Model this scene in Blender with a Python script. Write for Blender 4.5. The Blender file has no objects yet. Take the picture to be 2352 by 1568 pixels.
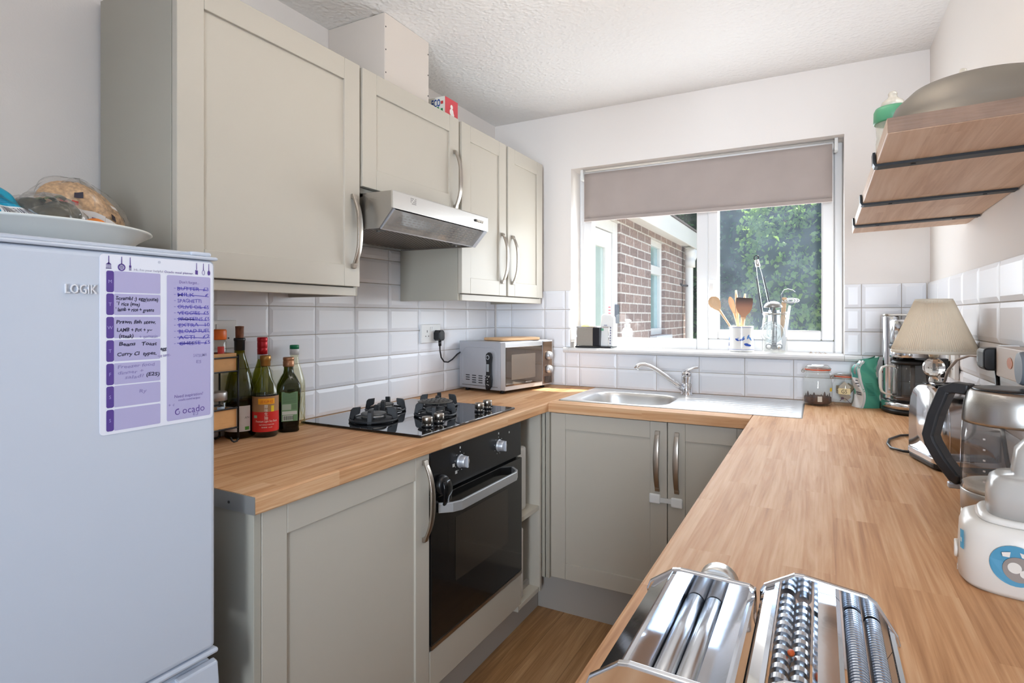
import bpy, bmesh, math, random
from mathutils import Vector, Matrix
random.seed(11)
PI=math.pi
SC=bpy.context.scene
COL=SC.collection
# ------------------------------------------------------------------ mesh builder
class MB:
    def __init__(s): s.V=[];s.F=[];s.S=[];s.M=[]
    def add(s,vs,fs,sm=False,m=0):
        o=len(s.V); s.V+= [tuple(v) for v in vs]
        for f in fs:
            s.F.append([o+i for i in f]); s.S.append(sm); s.M.append(m)
        return s
    def box(s,x0,x1,y0,y1,z0,z1,m=0,sm=False):
        vs=[(x,y,z) for z in (z0,z1) for y in (y0,y1) for x in (x0,x1)]
        return s.add(vs,[(0,2,3,1),(4,5,7,6),(0,1,5,4),(2,6,7,3),(0,4,6,2),(1,3,7,5)],sm,m)
    def prism(s,pts,fn,a,b,m=0,sm=False):
        """pts: 2D polygon; fn(p,q,t)->xyz; extruded from t=a to t=b"""
        n=len(pts); vs=[fn(p,q,a) for p,q in pts]+[fn(p,q,b) for p,q in pts]
        fs=[tuple(range(n)),tuple(range(2*n-1,n-1,-1))]+[(i,(i+1)%n,n+(i+1)%n,n+i) for i in range(n)]
        return s.add(vs,fs,sm,m)
    def lathe(s,pr,c=(0,0,0),seg=32,m=0,sm=True,sx=1,sy=1,cap=True,a0=0,a1=2*PI,axis='z'):
        full=abs(a1-a0-2*PI)<1e-6; ns=seg if full else seg+1
        vs=[]
        for r,z in pr:
            r=max(r,1e-5)
            for i in range(ns):
                a=a0+(a1-a0)*i/seg; p=(r*sx*math.cos(a),r*sy*math.sin(a),z)
                if axis=='y': p=(p[0],p[2],p[1])
                elif axis=='x': p=(p[2],p[0],p[1])
                vs.append((p[0]+c[0],p[1]+c[1],p[2]+c[2]))
        fs=[]
        for k in range(len(pr)-1):
            for i in range(seg):
                j=(i+1)%ns; fs.append((k*ns+i,k*ns+j,(k+1)*ns+j,(k+1)*ns+i))
        s.add(vs,fs,sm,m)
        if cap and full:
            o=len(s.V)-len(vs)
            for k in (0,len(pr)-1):
                if pr[k][0]>2e-5:
                    s.F.append([o+k*ns+i for i in range(ns)]); s.S.append(False); s.M.append(m)
        return s
    def tube(s,path,r,seg=8,m=0,closed=False,cap=True):
        P=[Vector(p) for p in path]; n=len(P)
        R=r if isinstance(r,(list,tuple)) else [r]*n
        up=Vector((0,0,1)); vs=[]; prev=None
        for i in range(n):
            if closed: t=P[(i+1)%n]-P[i-1]
            else: t=P[min(i+1,n-1)]-P[max(i-1,0)]
            t.normalize()
            if prev is None:
                a=up.cross(t)
                if a.length<.05: a=Vector((1,0,0)).cross(t)
                a.normalize()
            else:
                a=prev-t*prev.dot(t)
                if a.length<1e-4: a=up.cross(t)
                a.normalize()
            prev=a; b=t.cross(a)
            for k in range(seg):
                q=2*PI*k/seg; vs.append(P[i]+R[i]*(a*math.cos(q)+b*math.sin(q)))
        fs=[]
        for i in range(n if closed else n-1):
            for k in range(seg):
                l=(k+1)%seg; j=(i+1)%n
                fs.append((i*seg+k,i*seg+l,j*seg+l,j*seg+k))
        if cap and not closed: fs+= [tuple(range(seg)),tuple(range((n-1)*seg,n*seg))]
        return s.add(vs,fs,True,m)
    def strap(s,path,side,w,t,m=0,sm=False,closed=False):
        """flat bar: path points, side = width direction, w width (number or list), t thickness"""
        P=[Vector(p) for p in path]; sd=Vector(side).normalized(); n=len(P); vs=[]
        W=w if isinstance(w,(list,tuple)) else [w]*n
        for i in range(n):
            if closed: tg=P[(i+1)%n]-P[i-1]
            else: tg=P[min(i+1,n-1)]-P[max(i-1,0)]
            nn=sd.cross(tg).normalized()
            for a,b in ((-1,-1),(1,-1),(1,1),(-1,1)): vs.append(P[i]+sd*(a*W[i]/2)+nn*(b*t/2))
        fs=[]
        for i in range(n if closed else n-1):
            j=(i+1)%n
            for k in range(4): fs.append((i*4+k,i*4+(k+1)%4,j*4+(k+1)%4,j*4+k))
        if not closed: fs+=[(0,1,2,3),tuple(range(4*n-4,4*n))]
        return s.add(vs,fs,sm,m)
    def grid(s,fn,nu,nv,m=0,sm=True):
        vs=[fn(i/nu,j/nv) for j in range(nv+1) for i in range(nu+1)]
        return s.add(vs,[(j*(nu+1)+i,j*(nu+1)+i+1,(j+1)*(nu+1)+i+1,(j+1)*(nu+1)+i) for j in range(nv) for i in range(nu)],sm,m)
    def ball(s,c,r,m=0,sx=1,sy=1,sz=1,seg=20,rings=12):
        return s.lathe([(r*math.sin(PI*i/rings),-r*sz*math.cos(PI*i/rings)) for i in range(rings+1)],c,seg,m,True,sx,sy,cap=False)
    def text(s,body,size,fn,m=0,align='LEFT',xs=1,shear=0,jit=0,maxw=None,bold=0):
        """flat lettering: fn(u,v)->xyz; size = cap height times 1.4"""
        cu=bpy.data.curves.new('t','FONT'); cu.body=body; cu.size=size; cu.align_x=align; cu.shear=shear; cu.resolution_u=2; cu.offset=bold
        ob=bpy.data.objects.new('t',cu); COL.objects.link(ob)
        dg=bpy.context.evaluated_depsgraph_get(); me=ob.evaluated_get(dg).to_mesh()
        vs=[(v.co.x*xs,v.co.y) for v in me.vertices]; fs=[tuple(p.vertices) for p in me.polygons]
        if vs and maxw:
            w=max(v[0] for v in vs)-min(v[0] for v in vs)
            if w>0: k=maxw/w; vs=[(x*k,y) for x,y in vs]
        if jit: vs=[(x+jit*.5*math.sin(x*900+y*500),y+jit*math.sin(x*310+len(body))) for x,y in vs]
        vs=[fn(x,y) for x,y in vs]
        if fs: s.add(vs,fs,False,m)
        ob.evaluated_get(dg).to_mesh_clear(); bpy.data.objects.remove(ob); bpy.data.curves.remove(cu)
        return s
    def xf(s,M,start=0):
        for i in range(start,len(s.V)): s.V[i]=tuple(M@Vector(s.V[i]))
        return s
BASE={}
def mesh_obj(name,mb,mats,off=(0,0,0),bevel=0,bseg=2,sub=0,solid=0,recalc=True):
    me=bpy.data.meshes.new(name)
    me.from_pydata([(v[0]-off[0],v[1]-off[1],v[2]-off[2]) for v in mb.V],[],mb.F)
    if recalc:
        bm=bmesh.new(); bm.from_mesh(me); bmesh.ops.recalc_face_normals(bm,faces=bm.faces); bm.to_mesh(me); bm.free()
    for i,p in enumerate(me.polygons): p.use_smooth=mb.S[i]; p.material_index=mb.M[i]
    for m in (mats if isinstance(mats,(list,tuple)) else [mats]): me.materials.append(m)
    o=bpy.data.objects.new(name,me); COL.objects.link(o)
    if solid: md=o.modifiers.new('solid','SOLIDIFY'); md.thickness=solid; md.offset=0
    if bevel:
        md=o.modifiers.new('bevel','BEVEL'); md.width=bevel; md.segments=bseg; md.limit_method='ANGLE'; md.angle_limit=math.radians(40)
        md.harden_normals=False
    if sub: md=o.modifiers.new('sub','SUBSURF'); md.levels=sub; md.render_levels=sub
    return o
def props(o,label,cat,group=None):
    o['label']=label; o['category']=cat
    if group: o['group']=group
def thing(name,label,cat,loc=(0,0,0),rz=0,group=None,rot=None):
    o=bpy.data.objects.new(name,None); o.empty_display_size=.05; COL.objects.link(o)
    o.location=loc; o.rotation_euler=rot if rot else (0,0,rz)
    props(o,label,cat,group)
    BASE[o.name]=(0,0,0) if (rz or rot) else loc      # rotated things: parts given in local coordinates
    return o
def part(name,mb,mats,parent,label=None,**k):
    b=BASE[parent.name]; o=mesh_obj(name,mb,mats,b,**k); o.parent=parent; BASE[o.name]=b
    if label: o['label']=label
    return o
def single(name,mb,mats,label,cat,loc,group=None,**k):
    o=mesh_obj(name,mb,mats,loc,**k); o.location=loc; props(o,label,cat,group); BASE[o.name]=loc
    return o
def struct(name,mb,mats,parent=None,**k):
    o=mesh_obj(name,mb,mats,(0,0,0),**k)
    if parent: o.parent=parent
    else: o['kind']='structure'
    BASE[o.name]=(0,0,0); return o
# ------------------------------------------------------------------ materials
def lin(c):
    return tuple(((x/255)/12.92 if x/255<=.04045 else ((x/255+.055)/1.055)**2.4) for x in c)+(1,)
def nodes(name):
    m=bpy.data.materials.new(name); m.use_nodes=True; nt=m.node_tree
    return m,nt,nt.nodes['Principled BSDF']
def mat(name,rgb,rough=.5,metal=0,bump=None,var=None,coat=0,spec=.5,trans=0,ior=1.45,sub=0,emit=None):
    """plain procedural paint / plastic / metal: base colour with slight noise variation"""
    m,nt,b=nodes(name); L=nt.links
    c=lin(rgb) if max(rgb)>1 else tuple(rgb)+(1,)
    b.inputs['Base Color'].default_value=c; b.inputs['Roughness'].default_value=rough; b.inputs['Metallic'].default_value=metal
    b.inputs['Specular IOR Level'].default_value=spec; b.inputs['Coat Weight'].default_value=coat; b.inputs['IOR'].default_value=ior
    b.inputs['Transmission Weight'].default_value=trans
    if sub: b.inputs['Subsurface Weight'].default_value=sub; b.inputs['Subsurface Radius'].default_value=(.01,.008,.006)
    tc=nt.nodes.new('ShaderNodeTexCoord')
    if var:
        sc,am=var; n=nt.nodes.new('ShaderNodeTexNoise'); n.inputs['Scale'].default_value=sc; n.inputs['Detail'].default_value=3
        L.new(tc.outputs['Object'],n.inputs['Vector'])
        r=nt.nodes.new('ShaderNodeValToRGB'); r.color_ramp.elements[0].position=.3; r.color_ramp.elements[1].position=.7
        r.color_ramp.elements[0].color=tuple(x*(1-am) for x in c[:3])+(1,); r.color_ramp.elements[1].color=tuple(min(1,x*(1+am)) for x in c[:3])+(1,)
        L.new(n.outputs['Fac'],r.inputs['Fac']); L.new(r.outputs['Color'],b.inputs['Base Color'])
    if bump:
        sc,st=bump[:2]; n=nt.nodes.new('ShaderNodeTexNoise'); n.inputs['Scale'].default_value=sc; n.inputs['Detail'].default_value=4
        if len(bump)>2:
            mp=nt.nodes.new('ShaderNodeMapping'); mp.inputs['Scale'].default_value=bump[2]; L.new(tc.outputs['Object'],mp.inputs['Vector']); L.new(mp.outputs['Vector'],n.inputs['Vector'])
        else: L.new(tc.outputs['Object'],n.inputs['Vector'])
        bp=nt.nodes.new('ShaderNodeBump'); bp.inputs['Strength'].default_value=st; bp.inputs['Distance'].default_value=.004
        L.new(n.outputs['Fac'],bp.inputs['Height']); L.new(bp.outputs['Normal'],b.inputs['Normal'])
    if emit: b.inputs['Emission Color'].default_value=tuple(emit[:3])+(1,); b.inputs['Emission Strength'].default_value=emit[3]
    return m
def glass(name,tint=(1,1,1),refl=1.0,haze=0,hcol=(.8,.85,.95),rough=.02):
    """thin clear glass: see-through with fresnel reflection and optional dusty film"""
    m,nt,b=nodes(name); L=nt.links; N=nt.nodes; N.remove(b); out=N['Material Output']
    t=N.new('ShaderNodeBsdfTransparent'); t.inputs['Color'].default_value=tuple(tint)+(1,)
    g=N.new('ShaderNodeBsdfGlossy'); g.inputs['Roughness'].default_value=rough
    lw=N.new('ShaderNodeFresnel'); lw.inputs['IOR'].default_value=1.45
    mu=N.new('ShaderNodeMath'); mu.operation='MULTIPLY'; mu.inputs[1].default_value=refl; L.new(lw.outputs['Fac'],mu.inputs[0])
    ge=N.new('ShaderNodeNewGeometry'); iv=N.new('ShaderNodeMath'); iv.operation='SUBTRACT'; iv.inputs[0].default_value=1; L.new(ge.outputs['Backfacing'],iv.inputs[1])
    m5=N.new('ShaderNodeMath'); m5.operation='MULTIPLY'; m5.use_clamp=True; L.new(mu.outputs[0],m5.inputs[0]); L.new(iv.outputs[0],m5.inputs[1]); mu=m5
    mx=N.new('ShaderNodeMixShader'); L.new(mu.outputs[0],mx.inputs[0]); L.new(t.outputs[0],mx.inputs[1]); L.new(g.outputs[0],mx.inputs[2])
    last=mx
    if haze:
        tr=N.new('ShaderNodeBsdfTranslucent'); tr.inputs['Color'].default_value=tuple(hcol)+(1,)
        df=N.new('ShaderNodeBsdfDiffuse'); df.inputs['Color'].default_value=tuple(hcol)+(1,)
        m0=N.new('ShaderNodeMixShader'); m0.inputs[0].default_value=.4; L.new(tr.outputs[0],m0.inputs[1]); L.new(df.outputs[0],m0.inputs[2])
        n=N.new('ShaderNodeTexNoise'); n.inputs['Scale'].default_value=9; n.inputs['Detail'].default_value=8
        tc=N.new('ShaderNodeTexCoord'); L.new(tc.outputs['Object'],n.inputs['Vector'])
        mr=N.new('ShaderNodeMapRange'); mr.inputs['From Min'].default_value=.3; mr.inputs['From Max'].default_value=.75; mr.inputs['To Min'].default_value=haze*.6; mr.inputs['To Max'].default_value=haze*1.5
        L.new(n.outputs['Fac'],mr.inputs['Value'])
        m1=N.new('ShaderNodeMixShader'); L.new(mr.outputs[0],m1.inputs[0]); L.new(mx.outputs[0],m1.inputs[1]); L.new(m0.outputs[0],m1.inputs[2]); last=m1
    L.new(last.outputs[0],out.inputs['Surface'])
    return m
def wood(name,dark,mid,light,axis='y',plank=(.6,.1),rough=.35,grain=1.0,seam=.5,coat=.0,blockvar=.5,off=(0,0,0),spec=.5):
    """planked / staved timber running along axis"""
    m,nt,b=nodes(name); L=nt.links; N=nt.nodes
    tc=N.new('ShaderNodeTexCoord'); mp=N.new('ShaderNodeMapping'); L.new(tc.outputs['Object'],mp.inputs['Vector'])
    mp.inputs['Location'].default_value=off
    if axis=='y': mp.inputs['Rotation'].default_value=(0,0,PI/2)
    if axis=='z': mp.inputs['Rotation'].default_value=(0,PI/2,0)
    br=N.new('ShaderNodeTexBrick'); L.new(mp.outputs['Vector'],br.inputs['Vector'])
    br.inputs['Scale'].default_value=1; br.inputs['Brick Width'].default_value=plank[0]; br.inputs['Row Height'].default_value=plank[1]
    br.inputs['Mortar Size'].default_value=.0012*seam; br.inputs['Mortar Smooth'].default_value=.3; br.inputs['Bias'].default_value=0
    br.inputs['Color1'].default_value=(0,0,0,1); br.inputs['Color2'].default_value=(1,1,1,1); br.inputs['Mortar'].default_value=(.3,.3,.3,1)
    br.offset=.37
    m2=N.new('ShaderNodeMapping'); m2.inputs['Scale'].default_value=(1.2,22,22); L.new(mp.outputs['Vector'],m2.inputs['Vector'])
    ad=N.new('ShaderNodeVectorMath'); ad.operation='MULTIPLY_ADD'; ad.inputs[1].default_value=(7,7,7); L.new(br.outputs['Color'],ad.inputs[0]); L.new(m2.outputs['Vector'],ad.inputs[2])
    n1=N.new('ShaderNodeTexNoise'); n1.inputs['Scale'].default_value=1.6; n1.inputs['Detail'].default_value=6; n1.inputs['Roughness'].default_value=.62; n1.inputs['Distortion'].default_value=.8
    L.new(ad.outputs[0],n1.inputs['Vector'])
    m3=N.new('ShaderNodeMapping'); m3.inputs['Scale'].default_value=(5,230,230); L.new(mp.outputs['Vector'],m3.inputs['Vector'])
    n2=N.new('ShaderNodeTexNoise'); n2.inputs['Scale'].default_value=1; n2.inputs['Detail'].default_value=3; L.new(m3.outputs['Vector'],n2.inputs['Vector'])
    a=N.new('ShaderNodeMath'); a.operation='MULTIPLY_ADD'; L.new(n2.outputs['Fac'],a.inputs[0]); a.inputs[1].default_value=.45*grain
    L.new(n1.outputs['Fac'],a.inputs[2])
    bw=N.new('ShaderNodeMath'); bw.operation='MULTIPLY_ADD'; L.new(br.outputs['Color'],bw.inputs[0]); bw.inputs[1].default_value=.35*blockvar; L.new(a.outputs[0],bw.inputs[2])
    r=N.new('ShaderNodeValToRGB'); e=r.color_ramp.elements; e[0].position=.42; e[0].color=lin(dark); e[1].position=1.05 if False else 1.0; e[1].color=lin(light)
    x=e.new(.72); x.color=lin(mid); L.new(bw.outputs[0],r.inputs['Fac'])
    mx=N.new('ShaderNodeMix'); mx.data_type='RGBA'; mx.blend_type='MULTIPLY'; L.new(br.outputs['Fac'],mx.inputs['Factor']); L.new(r.outputs['Color'],mx.inputs['A']); mx.inputs['B'].default_value=(.55,.5,.45,1)
    L.new(mx.outputs['Result'],b.inputs['Base Color']); b.inputs['Roughness'].default_value=rough; b.inputs['Specular IOR Level'].default_value=spec; b.inputs['Coat Weight'].default_value=coat; b.inputs['Coat Roughness'].default_value=.15
    bp=N.new('ShaderNodeBump'); bp.inputs['Strength'].default_value=.08; bp.inputs['Distance'].default_value=.002; L.new(n2.outputs['Fac'],bp.inputs['Height']); L.new(bp.outputs['Normal'],b.inputs['Normal'])
    return m
def brickmat():
    m,nt,b=nodes('outside_brick'); L=nt.links; N=nt.nodes
    tc=N.new('ShaderNodeTexCoord'); sx=N.new('ShaderNodeSeparateXYZ'); L.new(tc.outputs['Object'],sx.inputs[0]); cx=N.new('ShaderNodeCombineXYZ')
    L.new(sx.outputs['Y'],cx.inputs['X']); L.new(sx.outputs['Z'],cx.inputs['Y'])
    br=N.new('ShaderNodeTexBrick'); L.new(cx.outputs[0],br.inputs['Vector']); br.inputs['Scale'].default_value=1
    br.inputs['Brick Width'].default_value=.225; br.inputs['Row Height'].default_value=.075; br.inputs['Mortar Size'].default_value=.006
    br.inputs['Color1'].default_value=lin((128,110,106)); br.inputs['Color2'].default_value=lin((158,136,128)); br.inputs['Mortar'].default_value=lin((196,192,188)); br.inputs['Bias'].default_value=-.2
    n=N.new('ShaderNodeTexNoise'); n.inputs['Scale'].default_value=45; n.inputs['Detail'].default_value=6; L.new(tc.outputs['Object'],n.inputs['Vector'])
    mx=N.new('ShaderNodeMix'); mx.data_type='RGBA'; mx.blend_type='OVERLAY'; mx.inputs['Factor'].default_value=.7; L.new(br.outputs['Color'],mx.inputs['A']); L.new(n.outputs['Fac'],mx.inputs['B'])
    L.new(mx.outputs['Result'],b.inputs['Base Color']); b.inputs['Roughness'].default_value=.9
    bp=N.new('ShaderNodeBump'); bp.inputs['Strength'].default_value=.5; bp.inputs['Distance'].default_value=.01; bp.invert=True; L.new(br.outputs['Fac'],bp.inputs['Height']); L.new(bp.outputs['Normal'],b.inputs['Normal'])
    return m
def ceilmat():
    m,nt,b=nodes('stippled_ceiling'); L=nt.links; N=nt.nodes
    b.inputs['Base Color'].default_value=lin((238,236,234)); b.inputs['Roughness'].default_value=.9
    tc=N.new('ShaderNodeTexCoord'); v=N.new('ShaderNodeTexVoronoi'); v.inputs['Scale'].default_value=70; v.feature='SMOOTH_F1'; L.new(tc.outputs['Object'],v.inputs['Vector'])
    n=N.new('ShaderNodeTexNoise'); n.inputs['Scale'].default_value=60; n.inputs['Detail'].default_value=2; L.new(tc.outputs['Object'],n.inputs['Vector'])
    mu=N.new('ShaderNodeMath'); mu.operation='MULTIPLY'; L.new(v.outputs['Distance'],mu.inputs[0]); L.new(n.outputs['Fac'],mu.inputs[1])
    bp=N.new('ShaderNodeBump'); bp.inputs['Strength'].default_value=.55; bp.inputs['Distance'].default_value=.012; L.new(mu.outputs[0],bp.inputs['Height']); L.new(bp.outputs['Normal'],b.inputs['Normal'])
    return m
W_WALL=mat('warm_white_wall',(236,230,225),.85,bump=(220,.06))
W_CEIL=ceilmat()
W_TILE=mat('glazed_white_tile',(241,242,246),.26,spec=.24)
GROUT=mat('tile_grout',(196,186,176),.9)
CAB=mat('sage_grey_cabinet_paint',(187,180,167),.42,bump=(1,.03,(40,40,900)),var=(2,.015))
CABIN=mat('cabinet_carcass_grey',(168,163,150),.5,var=(3,.02))
PLINTH=mat('plinth_grey',(172,167,160),.5)
STEEL=mat('brushed_steel',(182,179,174),.32,1,bump=(1,.05,(2,400,400)))
SATIN=mat('satin_nickel',(178,170,160),.32,1)
USTEEL=mat('utensil_steel',(150,149,147),.36,1)
CHROME=mat('chrome',(225,226,230),.08,1)
POLISH=mat('polished_steel',(215,216,218),.12,1)
ALU=mat('silver_painted_plastic',(185,188,194),.35,.6)
BLACK=mat('black_plastic',(22,22,24),.35)
BLACKG=mat('black_glass',(8,8,10),.05,coat=.5)
CAST=mat('black_cast_iron',(34,35,38),.5,bump=(300,.15))
FRIDGE=mat('white_enamel',(196,201,211),.28,bump=(120,.02))
WPLAST=mat('white_plastic',(232,232,230),.35)
UPVC=mat('white_upvc',(229,229,229),.25)
WT_Y=wood('oak_worktop_along',(152,104,66),(196,148,106),(218,180,142),'y',(.42,.07),.5,.9,.0,.0,.40,spec=.13)
WT_X=wood('oak_worktop_across',(152,104,66),(196,148,106),(218,180,142),'x',(.42,.07),.5,.9,.0,.0,.40,spec=.13)
FLOOR=wood('oak_floor_boards',(112,76,44),(160,118,76),(192,152,108),'y',(1.2,.16),.45,.8,1,.0,.5)
PALEWOOD=wood('pale_birch',(196,158,128),(220,188,160),(232,206,182),'y',(.5,.09),.5,.5,.0,0,.5)
BEECH=mat('beech_wood',(224,188,150),.55,bump=(1,.1,(300,300,20)),var=(25,.12))
BEECHD=mat('dark_scorched_wood',(92,62,44),.6,var=(20,.15))
CREAMF=mat('pleated_cream_fabric',(222,206,182),.9)
# ------------------------------------------------------------------ room shell
X1,YB,ZC=1.998,2.8065,2.34
YR=-1.7
struct('floor',MB().box(-.02,X1+.02,YR,YB,-.04,0),FLOOR)
struct('ceiling',MB().box(-.12,X1+.12,YR-.1,2.995,ZC,ZC+.1),W_CEIL)
struct('wall_left',MB().box(-.12,0,YR-.1,2.995,0,ZC),W_WALL)
# right wall with a side window behind the camera
b=MB(); SY0,SY1,SZ0,SZ1=-1.45,-.45,1.0,2.1
b.box(X1,X1+.12,YR-.1,SY0,0,ZC).box(X1,X1+.12,SY1,2.995,0,ZC).box(X1,X1+.12,SY0,SY1,0,SZ0).box(X1,X1+.12,SY0,SY1,SZ1,ZC)
struct('wall_right',b,W_WALL)
struct('wall_rear',MB().box(0,X1,YR-.1,YR,0,ZC),W_WALL)
WX0,WX1,WZ0,WZ1=.46,1.702,1.106,2.046
b=MB(); b.box(0,WX0,YB,2.995,0,ZC).box(WX1,X1,YB,2.995,0,ZC).box(WX0,WX1,YB,2.995,0,WZ0).box(WX0,WX1,YB,2.995,WZ1,ZC)
struct('wall_back',b,W_WALL)
# side window (behind the camera)
b=MB(); x=X1+.05
for y in (SY0,(SY0+SY1)/2-.025,SY1-.05): b.box(x,x+.05,y,y+.05,SZ0,SZ1)
b.box(x,x+.05,SY0,SY1,SZ0,SZ0+.05).box(x,x+.05,SY0,SY1,SZ1-.05,SZ1)
w2=struct('window_2',b,UPVC)
# back window ------------------------------------------------------
win=bpy.data.objects.new('window_1',None); COL.objects.link(win); win['kind']='structure'; BASE[win.name]=(0,0,0)
fy0,fy1=2.93,2.99
b=MB()
b.box(WX0,.53,fy0,fy1,WZ0,WZ1).box(1.667,WX1,fy0,fy1,WZ0,WZ1).box(1.075,1.13,fy0,fy1,WZ0,WZ1)
b.box(.53,1.075,fy0,fy1,WZ0,1.163).box(1.13,1.667,fy0,fy1,WZ0,1.165).box(.53,1.075,fy0,fy1,2.0,WZ1).box(1.13,1.667,fy0,fy1,2.0,WZ1)
part('window_frame',b,UPVC,win,bevel=.006)
b=MB(); sy0=fy0-.018
b.box(1.131,1.178,sy0,fy1-.01,1.166,1.999).box(1.617,1.666,sy0,fy1-.01,1.166,1.999).box(1.178,1.617,sy0,fy1-.01,1.166,1.21).box(1.178,1.617,sy0,fy1-.01,1.955,1.999)
sash=part('window_sash',b,UPVC,win,bevel=.007)
b=MB(); b.box(1.142,1.166,sy0-.012,sy0,1.36,1.45).tube([(1.154,sy0-.012,1.425),(1.154,sy0-.03,1.425)],.009)
b.strap([(1.154,sy0-.032,1.435),(1.152,sy0-.036,1.40),(1.150,sy0-.034,1.35),(1.149,sy0-.03,1.285)],(1,0,0),[.022,.022,.016,.012],.012)
part('window_handle',b,WPLAST,sash,bevel=.003)
PANE=glass('dusty_window_glass',(.97,.985,.98),.7,.075,(.60,.77,1.0))
PANE2=glass('clean_window_glass',(.97,.985,.98),.9,.02,(.8,.85,.95))
part('window_pane',MB().box(.528,1.077,2.958,2.962,1.16,2.0),PANE2,win)
part('window_pane',MB().box(1.176,1.619,2.958,2.962,1.206,1.958),PANE,win)
# sill board
b=MB(); pr=[(2.93,1.106),(2.775,1.106),(2.768,1.103),(2.765,1.0965),(2.768,1.09),(2.775,1.087),(YB-.0005,1.087),(YB-.0005,1.1045),(2.93,1.1045)]
b.prism([(2.93,1.112),(2.778,1.112),(2.769,1.108),(2.765,1.0985),(2.769,1.09),(2.778,1.086),(YB-.001,1.086),(YB-.001,1.1062),(2.93,1.1062)],lambda p,q,t:(t,p,q),WX0+.001,WX1-.001)
b.prism([(YB-.001,1.112),(2.778,1.112),(2.769,1.108),(2.765,1.0985),(2.769,1.09),(2.778,1.086),(YB-.001,1.086)],lambda p,q,t:(t,p,q),.43,WX0)
b.prism([(YB-.001,1.112),(2.778,1.112),(2.769,1.108),(2.765,1.0985),(2.769,1.09),(2.778,1.086),(YB-.001,1.086)],lambda p,q,t:(t,p,q),WX1,1.764)
part('window_sill',b,UPVC,win)
# bevelled metro tiles ----------------------------------------------
def tiles(name,fn,a_list,z_list,skip=None):
    """fn(a,z,d): a along wall, z up, d out from wall"""
    g=MB(); t=MB()
    a0,a1,z0,z1=a_list[0],a_list[-1],z_list[0],z_list[-1]
    for i in range(len(a_list)-1):
        for j in range(len(z_list)-1):
            p0,p1,q0,q1=a_list[i],a_list[i+1],z_list[j],z_list[j+1]
            if skip and skip((p0+p1)/2,(q0+q1)/2): continue
            vs=[fn(p0,q0,.0008),fn(p1,q0,.0008),fn(p1,q1,.0008),fn(p0,q1,.0008),fn(p0,q0,.004),fn(p1,q0,.004),fn(p1,q1,.004),fn(p0,q1,.004)]
            t.add(vs,[(0,3,2,1),(4,5,6,7),(0,1,5,4),(1,2,6,5),(2,3,7,6),(3,0,4,7)],False,1)
            g_=.0011; bv=min(.013,(p1-p0)*.3,(q1-q0)*.3)
            A0,A1,B0,B1=p0+g_,p1-g_,q0+g_,q1-g_
            vs=[fn(A0,B0,.0035),fn(A1,B0,.0035),fn(A1,B1,.0035),fn(A0,B1,.0035),fn(A0,B0,.0062),fn(A1,B0,.0062),fn(A1,B1,.0062),fn(A0,B1,.0062),
                fn(A0+bv,B0+bv,.0098),fn(A1-bv,B0+bv,.0098),fn(A1-bv,B1-bv,.0098),fn(A0+bv,B1-bv,.0098)]
            fs=[(0,3,2,1)]
            for k in range(4):
                l=(k+1)%4; fs+=[(k,l,4+l,4+k),(4+k,4+l,8+l,8+k)]
            fs.append((8,9,10,11)); t.add(vs,fs,False,0)
    return struct(name,t,[W_TILE,GROUT],bevel=.0012,bseg=2)
zl=[.911,1.01,1.11,1.21,1.31,1.41]
tiles('trim_1',lambda a,z,d:(d,a,z),[.79,.895,1.095,1.295,1.495,1.695,1.895,2.1,2.302,2.502,2.702,YB-.012],zl[:-1]+[1.41,1.51,1.556],
      lambda a,z:(z>1.41 and not(1.39<a<2.1)))
bl=[.012,.11,.31,.46,.51,.71,.91,1.11,1.31,1.51,1.702,1.764,1.903,X1-.012]
def bskip(a,z):
    if WX0<a<1.702 and z>1.085: return True
    if .43<a<1.764 and 1.05<z<1.115: return False
    return False
zb=[.911,1.01,1.086,1.11,1.21,1.31,1.41]
def brow(a,z):
    if WX0<a<1.702: return z>1.086
    if a<WX0 and a>.43: return False
    return False
tiles('trim_2',lambda a,z,d:(a,YB-d,z),[.012,.11,.31,.43],[.911,1.01,1.11,1.21,1.31,1.41])
tiles('trim_3',lambda a,z,d:(a,YB-d,z),[.43,.51,.71,.91,1.11,1.31,1.51,1.764],[.911,1.01,1.0855])
tiles('trim_4',lambda a,z,d:(a,YB-d,z),[.43,.4595],[1.1125,1.21,1.31,1.41])
tiles('trim_5',lambda a,z,d:(a,YB-d,z),[1.7025,1.764,1.903,X1-.012],[1.1125,1.21,1.31,1.41],)
tiles('trim_6',lambda a,z,d:(a,YB-d,z),[1.7645,1.903,X1-.012],[.911,1.01,1.11])
tiles('trim_7',lambda a,z,d:(X1-d,a,z),[-.3]+[-.233+.2*k for k in range(0,15)]+[2.767,YB-.012],zl)
# boxed duct above the hood
b=MB(); b.box(0.001,.27,1.562,1.819,2.072,ZC-.001)
d=struct('trim_8',b,mat('duct_board',(214,204,194),.8,bump=(150,.04)),bevel=.002)
b=MB()
for z in (2.29,2.21,2.13,2.09):
    for y in (1.567,1.814): b.lathe([(.0025,0),(.0025,.002)],(.2695,y,z),8,axis='x')
part('screw',b,mat('screw_grey',(90,86,84),.5),d)
# plinths
struct('baseboard_left',MB().box(.50,.515,.80,2.29,0,.15),PLINTH)
struct('baseboard_back',MB().box(.516,1.46,2.29,2.305,0,.165),PLINTH)
struct('baseboard_right',MB().box(1.46,1.475,-.3,2.289,0,.15),PLINTH)
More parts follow.
